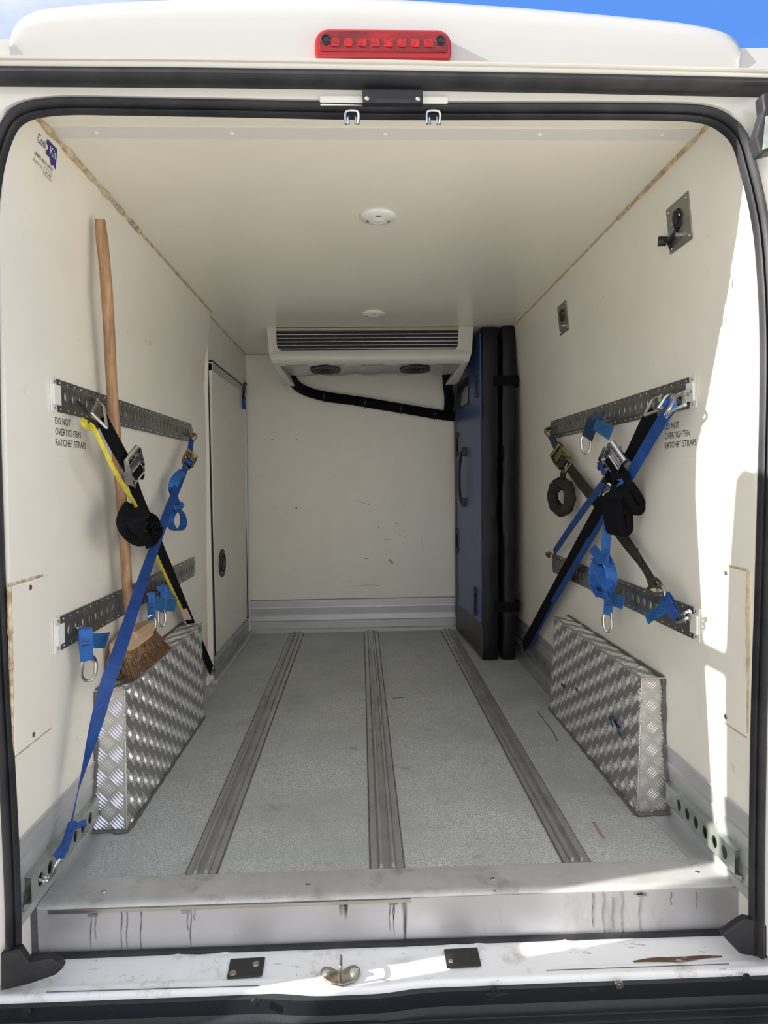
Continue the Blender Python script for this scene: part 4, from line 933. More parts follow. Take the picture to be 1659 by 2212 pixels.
# ================================================================== BROOM
bm = thing('broom', (-.735, 2.05, .41), 'wooden yard broom standing bristles down on a tread plate box', 'broom')
ht = at(216, 475, x=-.712); hb = at(284, 1372, x=-.722)
mb = MB(); Pn = [ht.lerp(hb, k / 24) + V((.0025 * math.sin(k * .5), .004 * math.sin(k * .33), 0)) for k in range(25)]
mb.tube(Pn, [.0135 if k < 1 else .0158 + .0004 * math.sin(k * 2) - .001 * k / 24 for k in range(25)], 16); obj('handle', mb, 'wood', bm, smooth=50)
mb = MB(); e0, e1 = at(252, 1400, x=-.735), at(318, 1354, x=-.722)
dd = (e1 - e0).normalized(); sd = X3.copy(); uu_ = dd.cross(X3).normalized(); uu_ = -uu_ if uu_.z < 0 else uu_
e0 -= dd * .008; e1 += dd * .02; ctr = []
Lh = (e1 - e0).length
for t_ in [k / 14 for k in range(15)]:
    w = .027 * (1 - .35 * abs(2 * t_ - 1) ** 4); h = .016 + .008 * (1 - (2 * t_ - 1) ** 2); ctr.append((e0.lerp(e1, t_), w, h))
rows = []
for c, w, h in ctr:
    rows.append([c + sd * a * w + uu_ * b * h for a, b in ((-1, -1), (1, -1), (1, .5), (.8, 1), (-.8, 1), (-1, .5), (-1, -1))])
mb.grid(rows); mb.add(rows[0][:-1], [tuple(range(6))]); mb.add(rows[-1][:-1], [tuple(range(6))]); obj('block', mb, 'headwood', bm, smooth=35)
mb = MB(); R = random.Random(3)
for i in range(2600):
    t_ = R.random(); a = R.uniform(-1, 1); c = e0.lerp(e1, .03 + .94 * t_) + sd * a * .024 - uu_ * .015
    edge = (2 * t_ - 1); z1 = .4125 + R.random() * .006
    end = V((c.x + a * .016 + R.gauss(0, .006), c.y + .085 + edge * .055 + R.gauss(0, .007), z1)); end.x = min(max(end.x, -.785), -.69)
    mid = c.lerp(end, .5) + V((R.gauss(0, .003), -.012 + R.gauss(0, .004), R.gauss(0, .002))); r = .0008 + R.random() * .0005
    vs = []
    for p, q in ((c, r), (mid, r), (end, r * .5)): vs += [p + V((q, 0, 0)), p + V((-q * .5, q * .87, 0)), p + V((-q * .5, -q * .87, 0))]
    mb.add(vs, [(0, 1, 4, 3), (1, 2, 5, 4), (2, 0, 3, 5), (3, 4, 7, 6), (4, 5, 8, 7), (5, 3, 6, 8)])
bb = obj('bristles', mb, 'bristle', bm); bb['kind'] = 'stuff'
mb = MB(); low = lambda e, dy: V((e.x, e.y + dy, .413))
q0, q1 = e0 + dd * .02 - uu_ * .014, e1 - dd * .02 - uu_ * .014
l0, l1 = low(q0, .045), low(q1, .115)
mb.add([q0 - sd * .024, q0 + sd * .024, q1 + sd * .024, q1 - sd * .024, l0 - sd * .012, l0 + sd * .012, l1 + sd * .012, l1 - sd * .012], [(0, 1, 2, 3), (4, 5, 6, 7), (0, 1, 5, 4), (1, 2, 6, 5), (2, 3, 7, 6), (3, 0, 4, 7)]); obj('bristle_core', mb, 'bristle', bm)
mb = MB(); c = at(283, 1362, x=-.722); mb.cyl(c, (hb - ht).normalized(), .021, .022, 16, .024); obj('socket_collar', mb, 'headwood', bm, smooth=40)

# ================================================================== STRAPS
def ratchet(parent, c, d, n, s=1.0, material='zinc', open_=.35, roll=None):
    """ratchet buckle: c centre, d along the strap, n face normal"""
    d = V(d).normalized(); n = V(n); n = (n - d * n.dot(d)).normalized(); b = d.cross(n)
    W_ = .026 * s
    fr_ = MB()
    for sg in (-1, 1):
        o = c + b * sg * W_
        poly = [(-.055, -.006), (-.040, -.012), (.030, -.012), (.050, -.002), (.052, .010), (.030, .022), (-.010, .026), (-.045, .012), (-.056, .004)]
        fr_.prism([o + d * u * s + n * v * s for u, v in poly], b * sg * .0022)
    fr_.cyl(c - b * W_ + d * -.046 * s, b, .0045 * s, 2 * W_, 10); fr_.cyl(c - b * W_ + d * .042 * s, b, .0045 * s, 2 * W_, 10)
    fr = obj('ratchet', fr_, material, parent, bevel=.0008)
    mb = MB(); K = 26
    for sg in (-1, 1):
        ring = []
        for k in range(K):
            a = 2 * math.pi * k / K; r = (.021 if k % 2 else .016) * s; ring.append(c + n * .010 * s + b * sg * (W_ + .003) + (d * math.cos(a) + n * math.sin(a)) * r)
        mb.prism(ring, b * sg * .003)
    mb.cyl(c + n * .010 * s - b * W_, b, .009 * s, 2 * W_, 14); obj('ratchet_wheel', mb, material, fr)
    ca, sa = math.cos(open_), math.sin(open_); e = (-d * ca + n * sa); g = (n * ca + d * sa)
    mb = MB()
    for sg in (-1, 1):
        o = c + n * .012 * s + b * sg * (W_ + .008)
        poly = [(-.018, -.010), (.05, -.014), (.088, -.008), (.095, .004), (.088, .012), (.02, .016), (-.018, .010)]
        mb.prism([o + e * u * s + g * v * s for u, v in poly], b * sg * .002)
    o = c + n * .012 * s + e * .086 * s; mb.cyl(o - b * (W_ + .009), b, .0085 * s, 2 * (W_ + .009), 14)
    mb.obox(c + n * .016 * s + e * .045 * s, e * .018 * s, b * (W_ + .006), g * .0012); mb.cyl(c + n * .02 * s + e * .03 * s - b * W_, b, .003 * s, 2 * W_, 8)
    obj('ratchet_lever', mb, material, fr, bevel=.0008)
    if roll:
        mb = MB(); mb.cyl(c + n * .010 * s - b * W_ * .92, b, .0165 * s, 2 * W_ * .92, 18); obj('wound_webbing', mb, roll, fr, smooth=40)
    return fr
def coil(mb, c, ax_, u, v, r0, r1, turns, w, ext=0.0, th=.002, start=0.0, n=22):
    """spiral of flat webbing; axis ax_, plane u,v, stadium stretched by ext along v"""
    P, Nn = [], []
    for k in range(int(turns * n) + 1):
        a = start + 2 * math.pi * k / n; r = r0 + (r1 - r0) * k / (turns * n)
        o = u * math.cos(a) + v * math.sin(a); s_ = max(-1, min(1, math.sin(a) * 2.2))
        P.append(c + o * r + v * ext * s_); Nn.append(o)
    mb.ribbon(P, w, Nn, th)
    return P[-1]
def jhook(parent, a, b, n, material='zinc', r=.0035, w=.012, name='hook'):
    """double wire hook: from rail point a out and down to strap point b"""
    a, b, n = V(a), V(b), V(n); d = (b - a).normalized(); s = d.cross(n).normalized(); mb = MB()
    for sg in (-1, 1):
        mb.tube([a - n * .012 + s * sg * w * .35, a + n * .010 + s * sg * w * .4, a.lerp(b, .25) + n * .022 + s * sg * w * .6, a.lerp(b, .6) + n * .012 + s * sg * w, b + s * sg * w * 1.5], r, 8, smooth=5)
    mb.tube([b - s * w * 1.5, b + s * w * 1.5], r, 8); return obj(name, mb, material, parent, smooth=True)
def carabiner(parent, top_, h, w, u, n, r=.0042, material='zinc'):
    """D ring hanging from top_; u = width direction"""
    u = V(u).normalized(); mb = MB()
    P = [top_ + u * -w * .32, top_ + u * w * .32, top_ + u * w * .5 - Z3 * h * .3, top_ + u * w * .46 - Z3 * h * .72, top_ + u * w * .2 - Z3 * h * .97, top_ - u * w * .2 - Z3 * h * .97, top_ - u * w * .46 - Z3 * h * .72, top_ - u * w * .42 - Z3 * h * .3]
    mb.tube(P, r, 8, closed=True, smooth=6); o = obj('carabiner', mb, material, parent, smooth=True)
    mb = MB(); mb.tube([P[1] - Z3 * h * .12, P[2], P[3]], r * 1.35, 8, smooth=4); obj('gate', mb, material, o, smooth=True); return o
def tagflag(parent, P4, nrm, material='bluetag', lines=0, inkm='navyweb', name='tag', curve=.004):
    """small fabric label through four corner points a(top near) b(top far) c(bottom far) d(bottom near)"""
    a, b, c, d = [V(p) for p in P4]; nrm = V(nrm).normalized(); rows = []
    for j in range(7):
        rows.append([a.lerp(b, i / 10).lerp(d.lerp(c, i / 10), j / 6) + nrm * (curve * math.sin(i / 10 * 4.2 + .4)) for i in range(11)])
    back = [[p - nrm * .0008 for p in r] for r in rows]
    mb = MB(); mb.grid(rows); mb.grid(back); mb.ribbon(rows[0], .0012, Z3, .0009); o = obj(name, mb, material, parent, smooth=True)
    if lines:
        mb = MB(); R = random.Random(int(abs(a.y) * 1000))
        for k in range(lines):
            t_ = .14 + .74 * k / lines; w0, w1 = .10 + R.random() * .08, .62 + R.random() * .3
            g = lambda s_: a.lerp(b, t_).lerp(d.lerp(c, t_), s_) + nrm * (curve * math.sin(t_ * 4.2 + .4) + .0007)
            mb.ribbon([g(w0), g((w0 + w1) / 2), g(w1)], .0013, nrm, .0003)
        obj('print', mb, inkm, o)
    return o

# --- left: black ratchet strap
nl = V((.85, -.5, .1)); nr = V((-.85, -.5, .1))
s1 = thing('ratchet_strap', wl(290, 1100, .02), 'black ratchet strap with a wound-up tail, running behind the yellow strap on the left wall', 'ratchet strap')
a = wl(219, 902, .065); b = at(457, 1448, x=-.752); rc = wl(285, 1022, .092)
mb = MB(); mb.ribbon([a, wl(248, 958, .088), rc - Z3 * 0], .05, X3 + V((0, -.25, 0)), .003, smooth=4); mb.ribbon([rc, wl(296, 1068, .088), wl(345, 1183, .06), wl(409, 1337, .035), b], .05, X3 + V((0, -.25, 0)), .003, smooth=4); obj('webbing', mb, 'blackweb', s1)
ratchet(s1, rc, (wl(296, 1060, .092) - wl(270, 985, .092)), V((1, -.5, .1)), .92, 'zinc', .12, 'blackweb')
jhook(s1, wl(200, 870, .008), wl(214, 908, .078), V((1, -.5, .3)), r=.0048, w=.018)
mb = MB(); mb.tube([b, b + V((.008, .012, -.02)), b + V((-.008, .03, -.03)), b + V((-.02, .03, -.018))], .004, 8, smooth=4); mb.tube([b + Y3 * .02, b + V((.008, .032, -.02)), b + V((-.014, .05, -.026))], .004, 8, smooth=4); obj('hook', mb, 'zinc', s1, smooth=True)
c = wl(300, 1128, .095); u_ = V((.80, .60, 0)); k_ = V((.5, -.85, .15)).normalized(); vv = k_.cross(u_).normalized(); vv = vv if vv.z > 0 else -vv; u_ = vv.cross(k_).normalized()
mb = MB(); coil(mb, wl(314, 1142, .09), k_, u_, vv, .012, .047, 6, .05, .006, .003)
P = [wl(291, 1092, .08), wl(276, 1106, .105), wl(272, 1130, .12), wl(282, 1152, .12), wl(303, 1166, .115), wl(322, 1158, .11)]
mb.ribbon(P, [.045, .055, .05, .045, .04, .035], [k_ + Z3 * .5, k_ + X3, k_, k_, k_ - Z3 * .2, k_], .004, smooth=5)
mb.ribbon([wl(288, 1095, .085), wl(293, 1112, .135), wl(302, 1132, .15), wl(312, 1146, .14)], [.07, .075, .06, .04], [Z3 + k_ * .3, k_ * .9 + Z3 * .6, k_, k_], .004, smooth=6)
mb.ribbon([wl(326, 1120, .08), wl(333, 1142, .09), wl(330, 1164, .09), wl(312, 1172, .085)], .042, [k_ + Z3 * .4, k_ + Y3 * .3, k_ - Z3 * .2, k_], .004, smooth=5)
obj('wound_tail', mb, 'blackweb', s1)

# --- left: yellow strap
s2 = thing('yellow_strap', wl(235, 990, .05), 'thin yellow strap tied with black cord, slanting down the left wall', 'strap')
P = [wl(196, 912, .065), wl(215, 950, .090), wl(245, 1012, .108), wl(272, 1058, .108), wl(293, 1093, .10), wl(315, 1148, .055), wl(334, 1192, .06), wl(366, 1262, .05), wl(398, 1328, .04)]
for e in (-.0034, .0034):
    mb = MB(); mb.ribbon([p + V((0, e * .3, e)) for p in P], .0072, X3 + V((0, -.6, 0)), .004, smooth=4); obj('webbing', mb, 'yellow', s2)
mb = MB(); mb.ribbon([wl(204, 925, .07), wl(186, 920, .07), wl(180, 910, .065), wl(190, 904, .06), wl(200, 902, .065), wl(199, 918, .075)], .016, [nl, nl, nl, Z3, nl, nl], .004, smooth=5); obj('loop_knot', mb, 'yellow', s2)
mb = MB(); P = [wl(166, 868, .01), wl(172, 872, .03), wl(186, 890, .05), wl(196, 906, .075)]
for dx in (0, 2.2): mb.tube([p + V((0, .003 * dx, .001 * dx)) for p in P], .0024, 6, smooth=4)
for k in range(4): c = wl(194 + k * 1.3, 911 + k * 3.2, .068); mb.tube([c + (X3 * math.cos(q) + V((0, .75, -.55)) * math.sin(q)) * .0155 for q in [i * math.pi / 8 for i in range(16)]], .0026, 6, closed=True)
obj('black_cord', mb, 'black', s2, smooth=True)
mb = MB(); mb.prism([wl(390, 1318, .045), wl(403, 1314, .045), wl(414, 1338, .04), wl(398, 1340, .04)], X3 * .001); obj('pale_tag', mb, 'pink', s2)

# --- left: long blue strap across broom
s3 = thing('ratchet_strap', at(235, 1465, x=-.66), 'long blue strap stretched from the left wall rail across the broom to the floor rail', 'ratchet strap')
ctrl = [(414, 948, -.715, .030, (1, -.5, .1)), (404, 1000, -.70, .030, (1, -.6, .1)), (365, 1098, -.695, .033, (.9, -.7, .1)), (310, 1250, -.675, .036, (.8, -.8, .1)), (264, 1388, -.656, .038, (.7, -.8, .1)), (235, 1468, -.66, .038, (.7, -.8, .1)), (209, 1560, -.685, .036, (.8, -.6, .1)), (186, 1645, -.705, .028, (1, -.1, 0)), (168, 1712, -.722, .018, (.9, .3, 0)), (156, 1770, -.735, .014, (.8, .5, 0)), (140, 1818, -.745, .024, (1, .2, 0)), (122, 1855, -.75, .030, (.9, -.3, .2))]
mb = MB(); mb.ribbon([at(x, y, x=X_) for x, y, X_, w, n in ctrl], [c[3] for c in ctrl], [V(c[4]) for c in ctrl], .0022, smooth=5); obj('webbing', mb, 'blueweb', s3)
mb = MB(); mb.ribbon([at(x, y, x=X_) for x, y, X_ in ((157, 1775, -.733), (146, 1812, -.742), (130, 1850, -.747))], .022, [V((.9, -.4, .2))] * 3, .006, smooth=4)
mb.ribbon([at(x, y, x=X_) for x, y, X_ in ((148, 1792, -.738), (162, 1786, -.73), (176, 1780, -.72), (187, 1777, -.71))], [.010, .014, .014, .018], V((.5, -.5, .7)), .004, smooth=4); obj('folded_end', mb, 'blueweb', s3)
jhook_a = at(84, 1898, x=-.772); q = at(120, 1862, x=-.75)
mb = MB()
for e in (0, .012):
    mb.tube([q + V((.004, e, .0)), at(117, 1876, x=-.748) + Y3 * e, at(111, 1893, x=-.746) + Y3 * e, at(100, 1903, x=-.75) + Y3 * e, at(88, 1901, x=-.762) + Y3 * e, at(80, 1894, x=-.778) + Y3 * e], .0036, 8, smooth=5)
obj('hook', mb, 'zinc', s3, smooth=True)
rc = at(403, 1000, x=-.70); ratchet(s3, rc, at(398, 1018, x=-.70) - at(409, 975, x=-.71), V((.8, -.8, .1)), .62, 'brass', .25, 'blueweb')
jhook(s3, wl(414, 938, .008), wl(413, 952, .04), X3, 'brass', .003, .008)
mb = MB(); tl = [(396, 1018, -.70, .034), (381, 1032, -.705, .034), (374, 1052, -.71, .036), (378, 1075, -.715, .034), (385, 1092, -.715, .022), (387, 1100, -.715, .018)]
mb.ribbon([at(x, y, x=X_) for x, y, X_, w in tl], [w for *_, w in tl], [V((.3, -1, .2)), V((.2, -1, .3)), V((.5, -1, 0)), V((.9, -.5, 0)), V((.6, -.8, 0)), V((.6, -.8, 0))], .002, smooth=6)
P = [at(x, y, x=X_) for x, y, X_ in ((387, 1098, -.70), (378, 1102, -.705), (370, 1112, -.71), (367, 1128, -.712), (374, 1142, -.712), (386, 1146, -.712), (395, 1136, -.712), (396, 1120, -.708), (391, 1106, -.70), (382, 1096, -.695))]
ctr_ = sum(P, V((0, 0, 0))) / len(P); mb.ribbon(P, .030, [(p - ctr_).normalized() + V((.5, -.3, 0)) * .2 for p in P], .002, smooth=5)
mb.ribbon([at(x, y, x=-.695) for x, y in ((378, 1098), (388, 1096), (393, 1092), (390, 1088))], .018, V((.4, -.9, .2)), .006, smooth=4)
obj('knotted_tail', mb, 'lightblue', s3)

# --- short blue carabiner straps
def clip_strap(side, hookpx, looppx, carpx, tagpx, lab, w=.028, off=.035, car=(.062, .034), tagn=None, dark=False, strapn=None, lines=9, single=True):
    wf = wl if side > 0 else wr; n = V((side, 0, 0))
    t = thing('clip_strap', wf(*carpx, off), lab, 'clip strap', 'short blue clip straps')
    mb = MB(); h0 = wf(*hookpx, .006); h1 = wf(*looppx[0], off); hd = Y3 * .012
    mb.tube([h0 - n * .008, h0 + n * .012, h1 - n * .006 + Z3 * .002 - hd], .0036, 8, smooth=4); mb.tube([h1 - n * .006 - hd + Z3 * .002, h1 - n * .006 + hd + Z3 * .002], .0036, 8); mb.tube([h0 + V((0, .018, 0)) - n * .008, h0 + V((0, .018, 0)) + n * .012, h1 - n * .006 + hd + Z3 * .002], .0036, 8, smooth=4)
    obj('rail_hook', mb, 'zinc', t, smooth=True)
    sn = V(strapn) if strapn else V((side * .6, -1, .1))
    P = [wf(*p, off) for p in looppx]; mb = MB()
    mb.ribbon([P[0] - sn.normalized() * .004] + P[1:], w, sn, .004, smooth=5); mb.ribbon([P[0] + V((0, 0, .006))] + [p + sn.normalized() * .010 for p in P[:-1]] + [P[-1] - Z3 * .004], w, sn, .003, smooth=5)
    wb = obj('webbing_loop', mb, 'navyweb' if dark else 'lightblue', t)
    mb = MB(); mid = P[len(P) // 2 - (0 if len(P) > 2 else 1)] + sn.normalized() * .0122
    bdir = sn.normalized().cross(Z3).normalized()
    for k in range(3): mb.ribbon([mid + Z3 * (.010 - .010 * k) - bdir * w * .32, mid + Z3 * (.010 - .010 * k + .003 * (k % 2)) + bdir * w * .32], .0022, sn, .0006)
    obj('stitching', mb, 'ink', wb)
    carabiner(t, wf(*carpx, off) + V((0, 0, 0)), car[0], car[1], V((side * .75, .66, 0)) if not strapn else sn.cross(Z3), sn)
    if tagpx: tagflag(t, [wf(x, y, off + .01) for x, y in tagpx], tagn or V((side * .5, -1, 0)), lines=lines)
    return t
clip_strap(1, (166, 1357), [(184, 1362), (184, 1385), (188, 1424)], (190, 1420), [(196, 1368), (238, 1367), (227, 1401), (200, 1399)], 'short blue strap with a steel clip hanging from the low left rail, nearest the doorway', w=.032, off=.045, car=(.062, .038))
clip_strap(1, (316, 1286), [(326, 1283), (326, 1305), (328, 1336)], (327, 1330), [(333, 1289), (383, 1295), (377, 1322), (334, 1317)], 'short blue strap with a steel clip on the low left rail, left of a pair', w=.024, off=.045, car=(.062, .028))
clip_strap(1, (336, 1279), [(346, 1270), (352, 1272), (351, 1300), (350, 1320)], (349, 1318), [(357, 1272), (366, 1276), (383, 1293), (360, 1290)], 'short blue strap with a steel clip on the low left rail, right of a pair', w=.026, off=.050, car=(.058, .028), lines=0)
clip_strap(-1, (1305, 903), [(1291, 903), (1281, 915), (1268, 944)], (1266, 937), [(1289, 905), (1326, 923), (1315, 951), (1281, 928)], 'short dark blue strap with a clip and bright tag hanging from the high right rail', w=.045, off=.045, car=(.072, .036), dark=True)
clip_strap(-1, (1323, 1270), [(1316, 1284), (1315, 1300), (1313, 1326)], (1313, 1322), [(1323, 1282), (1351, 1288), (1344, 1317), (1320, 1307)], 'short blue strap with a clip under the knotted blue tail on the low right rail', w=.028, off=.055, car=(.068, .030), dark=False)
# the one pulled sideways at the end of the low right rail
t = thing('clip_strap', wr(1445, 1310, .04), 'short blue strap pulled sideways from the end of the low right rail, tag hanging', 'clip strap', 'short blue clip straps')
mb = MB(); mb.ribbon([wr(1465, 1334, .045), wr(1456, 1322, .045), wr(1447, 1302, .05), wr(1437, 1283, .055)], [.022, .030, .032, .028], nr, .004, smooth=4); mb.ribbon([wr(1461, 1336, .055), wr(1450, 1320, .06), wr(1440, 1298, .062), wr(1434, 1284, .058)], [.022, .028, .028, .024], nr, .004, smooth=4); obj('webbing_loop', mb, 'blueweb', t)
mb = MB(); mb.tube([wr(1462, 1338, .05), wr(1476, 1326, .06), wr(1489, 1320, .05), wr(1490, 1329, .03), wr(1482, 1338, .005)], .0042, 8, smooth=5); mb.tube([wr(1459, 1342, .05), wr(1472, 1342, .06), wr(1484, 1334, .05), wr(1486, 1340, .01)], .0042, 8, smooth=5); obj('rail_hook', mb, 'zinc', t, smooth=True)
mb = MB(); mb.tube([wr(1437, 1289, .058), wr(1433, 1272, .058), wr(1424, 1264, .055), wr(1420, 1272, .05), wr(1427, 1290, .05)], .0042, 8, closed=True, smooth=5); obj('carabiner', mb, 'zinc', t, smooth=True)
tagflag(t, [wr(1394, 1331, .05), wr(1441, 1292, .06), wr(1457, 1311, .06), wr(1401, 1349, .05)], nr, lines=14)

# --- right: worn grey strap
s4 = thing('ratchet_strap', wr(1300, 1100, .03), 'worn grey ratchet strap with coiled tail, at the far end of the high right rail', 'ratchet strap')
rcg = wr(1222, 998, .045)
mb = MB(); mb.ribbon([wr(1188, 938, .03), wr(1200, 962, .035), wr(1214, 984, .045)], [.034, .04, .04], -X3 + V((0, -.4, 0)), .003, smooth=4); obj('upper_webbing', mb, 'navyweb', s4)
gp = [(1226, 1005, .04, .048), (1262, 1052, .035, .048), (1300, 1098, .03, .048), (1330, 1140, .03, .046), (1358, 1178, .035, .036), (1384, 1214, .04, .022), (1402, 1243, .045, .022), (1412, 1268, .05, .026)]
mb = MB(); mb.ribbon([wr(x, y, o) for x, y, o, w in gp], [w for *_, w in gp], [V((-1, -.3, 0))] * 4 + [V((-1, -.5, .2)), V((-.6, -1, .2)), V((-.6, -1, 0)), V((-.6, -1, 0))], .003, smooth=5)
mb.ribbon([wr(1380, 1205, .04), wr(1384, 1216, .05), wr(1377, 1183, .055)], [.010, .008, .002], V((-.6, -1, 0)), .001, smooth=3); obj('webbing', mb, 'greyweb', s4)
ratchet(s4, rcg, wr(1226, 1012, .045) - wr(1210, 978, .045), V((-1, -.6, .1)), .95, 'brass', .15, 'greyweb')
tagflag(s4, [wr(1193, 981, .05), wr(1211, 976, .05), wr(1211, 996, .05), wr(1194, 1000, .05)], nr, 'blueweb', name='blue_flag')
jhook(s4, wr(1187, 926, .008), wr(1189, 942, .03), -X3, 'brass', .004, .010)
mb = MB(); q0 = wr(1410, 1266, .05)
mb.tube([wr(1399, 1272, .055), wr(1412, 1282, .055), wr(1432, 1280, .055), wr(1432, 1272, .05), wr(1412, 1268, .05)], .0045, 8, closed=True, smooth=5); mb.tube([wr(1413, 1248, .05), wr(1421, 1253, .05), wr(1431, 1266, .05), wr(1436, 1277, .045)], .0045, 8, smooth=4); obj('hook', mb, 'brass', s4, smooth=True)
cg = wr(1212, 1073, .055); U = V((-.62, .78, 0)).normalized(); P = []
rimg = [(1214, 1036), (1230, 1044), (1238, 1065), (1238, 1088), (1228, 1107), (1212, 1112), (1196, 1100), (1187, 1078), (1189, 1056), (1200, 1041)]
P = [wr(1212 + (x - 1212) * .72, 1073 + (y - 1073) * .78, .05) for x, y in rimg]
mb = MB(); mb.tube(P, [.0225 + .0015 * math.sin(i * .9) for i in range(60)], 10, closed=True, smooth=6, flat=1.15)
mb.ribbon([wr(1219, 1015, .045), wr(1216, 1028, .05), wr(1214, 1042, .05)], .024, V((-.5, -1, 0)), .006, smooth=3)
cc = sum(P, V((0, 0, 0))) / len(P)
for k in (0, 1, 9):   # crossing wraps of the knot
    p = P[k]; r_ = (p - cc).normalized(); tt = (P[(k + 1) % 10] - P[k - 1]).normalized(); nn_ = r_.cross(tt)
    mb.ribbon([p + (r_ * math.cos(a) + nn_ * math.sin(a)) * .0255 + tt * .012 * math.sin(a) for a in [q * math.pi / 6 for q in range(13)]], .026, [(r_ * math.cos(a) + nn_ * math.sin(a)) for a in [q * math.pi / 6 for q in range(13)]], .002)
obj('coiled_tail', mb, 'greyweb', s4, smooth=50)

# --- right: black strap
s5 = thing('ratchet_strap', wr(1260, 1160, .03), 'black ratchet strap with a large coiled tail, crossing the right wall to the floor', 'ratchet strap')
rcb = wr(1335, 1005, .075)
mb = MB(); mb.ribbon([wr(1410, 884, .05), wr(1402, 903, .055), wr(1386, 936, .055), wr(1360, 992, .06)], [.034, .052, .05, .05], V((-1, -.4, 0)), .003, smooth=4)
mb.ribbon([wr(1330, 1020, .06), wr(1302, 1086, .05), wr(1258, 1165, .045), wr(1214, 1245, .04), at(1170, 1325, x=.845), at(1130, 1398, x=.845)], .05, V((-1, -.35, 0)), .003, smooth=4); obj('webbing', mb, 'blackweb', s5)
ratchet(s5, rcb, wr(1313, 1040, .07) - wr(1350, 978, .07), V((-.8, -.8, .15)), 1.12, 'zinc', .22, 'blackweb')
jhook(s5, wr(1436, 860, .010), wr(1412, 890, .062), V((-1, -.5, .3)), r=.0048, w=.020)
mb = MB(); e = at(1128, 1402, x=.85)
for k, dx in enumerate((-4, 2, 8)): mb.tube([at(1131 + dx * .6, 1398 + dx * .4, x=.848), at(1129 + dx, 1406, x=.848), at(1126 + dx, 1412, x=.862)], .0035, 6, smooth=3)
obj('hook', mb, 'zinc', s5, smooth=True)
# tail coil: two folded lobes
mb = MB(); kx = V((.42, -.9, -.05)).normalized(); vv = V((-.28, .05, 1)); vv = (vv - kx * vv.dot(kx)).normalized(); uu = vv.cross(kx).normalized()
coil(mb, wr(1334, 1110, .085), kx, uu, vv, .003, .034, 8, .056, .036, .0035)
v2 = V((-.75, .1, .75)); v2 = (v2 - kx * v2.dot(kx)).normalized(); u2 = v2.cross(kx).normalized()
coil(mb, wr(1356, 1076, .055), kx, u2, v2, .003, .031, 8, .054, .030, .0035, start=1)
mb.ribbon([wr(1330, 1010, .09), wr(1343, 1040, .095), wr(1336, 1058, .10), wr(1325, 1078, .12)], [.05, .055, .055, .052], [V((-1, -.6, .3))] * 4, .004, smooth=5)
obj('coiled_tail', mb, 'blackweb', s5, smooth=30)

# --- right: two blue ratchet straps
s6 = thing('ratchet_strap', wr(1250, 1115, .03), 'blue ratchet strap ending at the far end of the low right rail', 'ratchet strap')
mb = MB(); mb.ribbon([wr(1428, 882, .03), wr(1412, 908, .03), wr(1378, 958, .03), wr(1335, 1010, .035)], [.032, .034, .034, .034], V((-1, -.4, 0)), .002, smooth=4)
mb.ribbon([wr(1310, 1036, .045), wr(1285, 1068, .05), wr(1240, 1130, .045), wr(1197, 1193, .03)], [.030] * 4, V((-1, -.4, 0)), .002, smooth=4); obj('webbing', mb, 'blueweb', s6)
ratchet(s6, wr(1313, 1012, .060), wr(1302, 1032, .06) - wr(1324, 994, .06), V((-1, -.4, .1)), .95, 'zinc', .1, 'blueweb')
jhook(s6, wr(1466, 856, .010), wr(1436, 884, .055), V((-1, -.5, .3)), r=.0045, w=.016)
mb = MB(); mb.tube([wr(1440, 862, .045), wr(1437, 878, .045)], .008, 8); obj('hook_sleeve', mb, 'lightblue', s6, smooth=True)
mb = MB(); c = wr(1192, 1200, .025); mb.tube([c + V((0, 0, .012)), c + V((-.01, .03, .002)), c + V((.0, .05, -.012)), c + V((.015, .05, -.004))], .005, 8, smooth=4); mb.tube([c + V((0, .02, .012)), c + V((-.01, .05, .006)), c + V((.0, .07, -.008)), c + V((.015, .07, 0))], .005, 8, smooth=4); obj('hook', mb, 'brass', s6, smooth=True)
tagflag(s6, [wr(1327, 972, .06), wr(1335, 976, .06), wr(1333, 990, .06), wr(1325, 986, .06)], nr, 'blueweb', name='blue_flag')
s7 = thing('ratchet_strap', wr(1400, 950, .05), 'bright blue ratchet strap nearest the warning lettering, with knotted pale tail', 'ratchet strap')
mb = MB(); mb.ribbon([wr(1455, 874, .055), wr(1440, 893, .06), wr(1402, 955, .065), wr(1358, 1032, .07)], [.038] * 4, V((-1, -.4, 0)), .002, smooth=4)
mb.ribbon([wr(1316, 1095, .045), wr(1286, 1146, .04), wr(1232, 1238, .04), at(1182, 1322, x=.852), at(1140, 1398, x=.858)], [.030] * 5, V((-1, -.4, 0)), .002, smooth=4); obj('webbing', mb, 'blueweb', s7)
def mark(parent, A, B, w):
    mb = MB(); d = (B - A); s_ = d.normalized().cross(V((-1, -.4, 0))).normalized(); R = random.Random(5)
    for k in range(6):
        c = A + d * (k / 6); mb.tube([c - s_ * w * .3, c + d * .07 + s_ * w * .0, c + d * .02 + s_ * w * .3], .0008, 4)
    obj('white_print', mb, 'white', parent)
mark(s7, wr(1450, 882, .0625), wr(1436, 902, .0645), .03); mark(s6, wr(1428, 880, .033), wr(1418, 898, .033), .028)
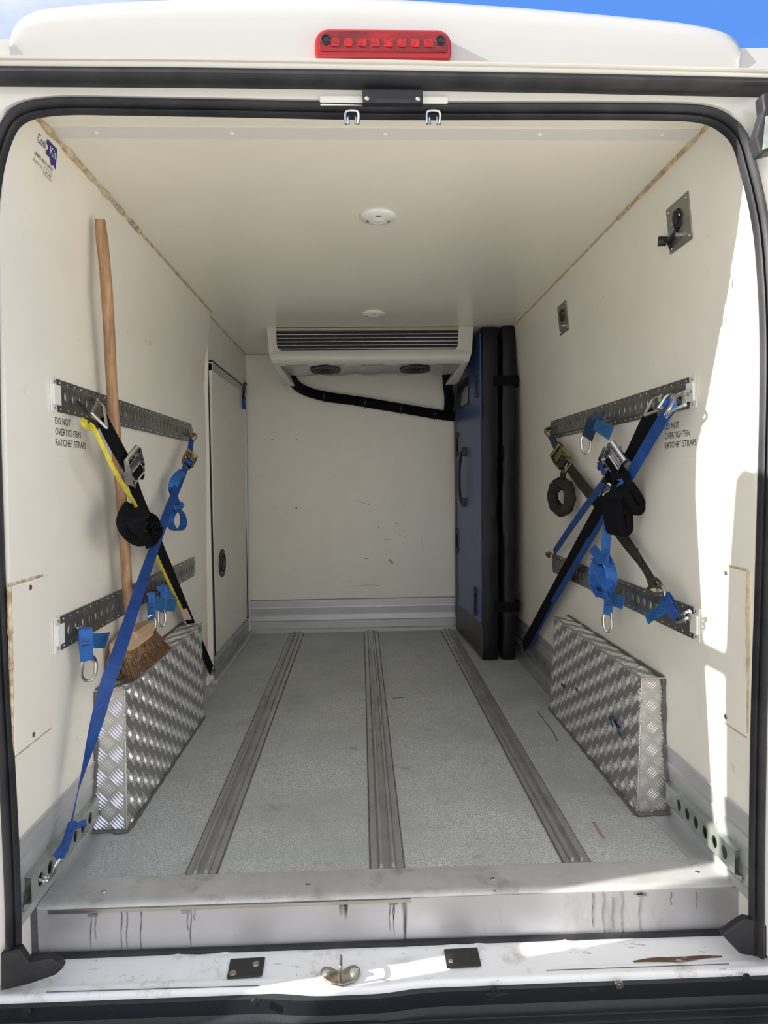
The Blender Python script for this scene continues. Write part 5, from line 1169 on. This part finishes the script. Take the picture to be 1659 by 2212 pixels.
jhook(s7, wr(1490, 850, .010), wr(1459, 884, .078), V((-1, -.5, .3)), r=.0048, w=.018)
mb = MB(); mb.tube([wr(1452, 862, .065), wr(1455, 880, .065)], .009, 8); obj('hook_sleeve', mb, 'lightblue', s7, smooth=True)
ratchet(s7, wr(1322, 1072, .085), wr(1312, 1090, .08) - wr(1330, 1055, .08), V((-.6, -1, .2)), .62, 'zinc', .1, 'lightblue')
mb = MB(); mb.prism([wr(1322, 1048, .095), wr(1340, 1054, .095), wr(1331, 1078, .095), wr(1316, 1070, .095)], V((-.001, -.002, 0))); obj('lever_plate', mb, 'galv', s7)
tagflag(s7, [wr(1327, 1041, .10), wr(1342, 1033, .10), wr(1346, 1043, .10), wr(1331, 1054, .10)], nr, 'lightblue', name='blue_flag')
mb = MB()
def rb(px, w, n, o=.06, th=.0022): mb.ribbon([wr(x, y, o if len(r) < 1 else r[0]) for x, y, *r in px], w, n, th, smooth=5)
nn = V((-.45, -1, .05))
rb([(1318, 1090, .085), (1314, 1120, .075), (1310, 1160, .07), (1307, 1205, .07)], [.026, .028, .029, .03], nn)
rb([(1279, 1183, .085), (1287, 1193, .085), (1300, 1210, .08)], .032, nn)
rb([(1303, 1203, .075), (1288, 1216, .085), (1282, 1240, .09), (1284, 1262, .085), (1296, 1286, .08)], [.028, .034, .036, .034, .03], [nn, nn + X3 * -.5, nn, nn, nn])
rb([(1310, 1205, .085), (1318, 1225, .09), (1321, 1250, .09), (1316, 1272, .085), (1308, 1288, .08)], [.028, .034, .036, .034, .03], [nn, nn + X3 * .4, nn, nn, nn])
rb([(1284, 1216, .095), (1298, 1208, .10), (1314, 1210, .095)], .036, [nn, nn + Z3 * .5, nn], th=.004)
rb([(1292, 1222, .10), (1300, 1248, .105), (1316, 1270, .10)], .034, nn)
rb([(1305, 1228, .098), (1293, 1252, .10), (1282, 1272, .092)], .030, nn)
rb([(1281, 1270, .085), (1295, 1284, .092), (1313, 1288, .085)], .026, [nn, nn - Z3 * .3, nn])
obj('knotted_tail', mb, 'lightblue', s7)
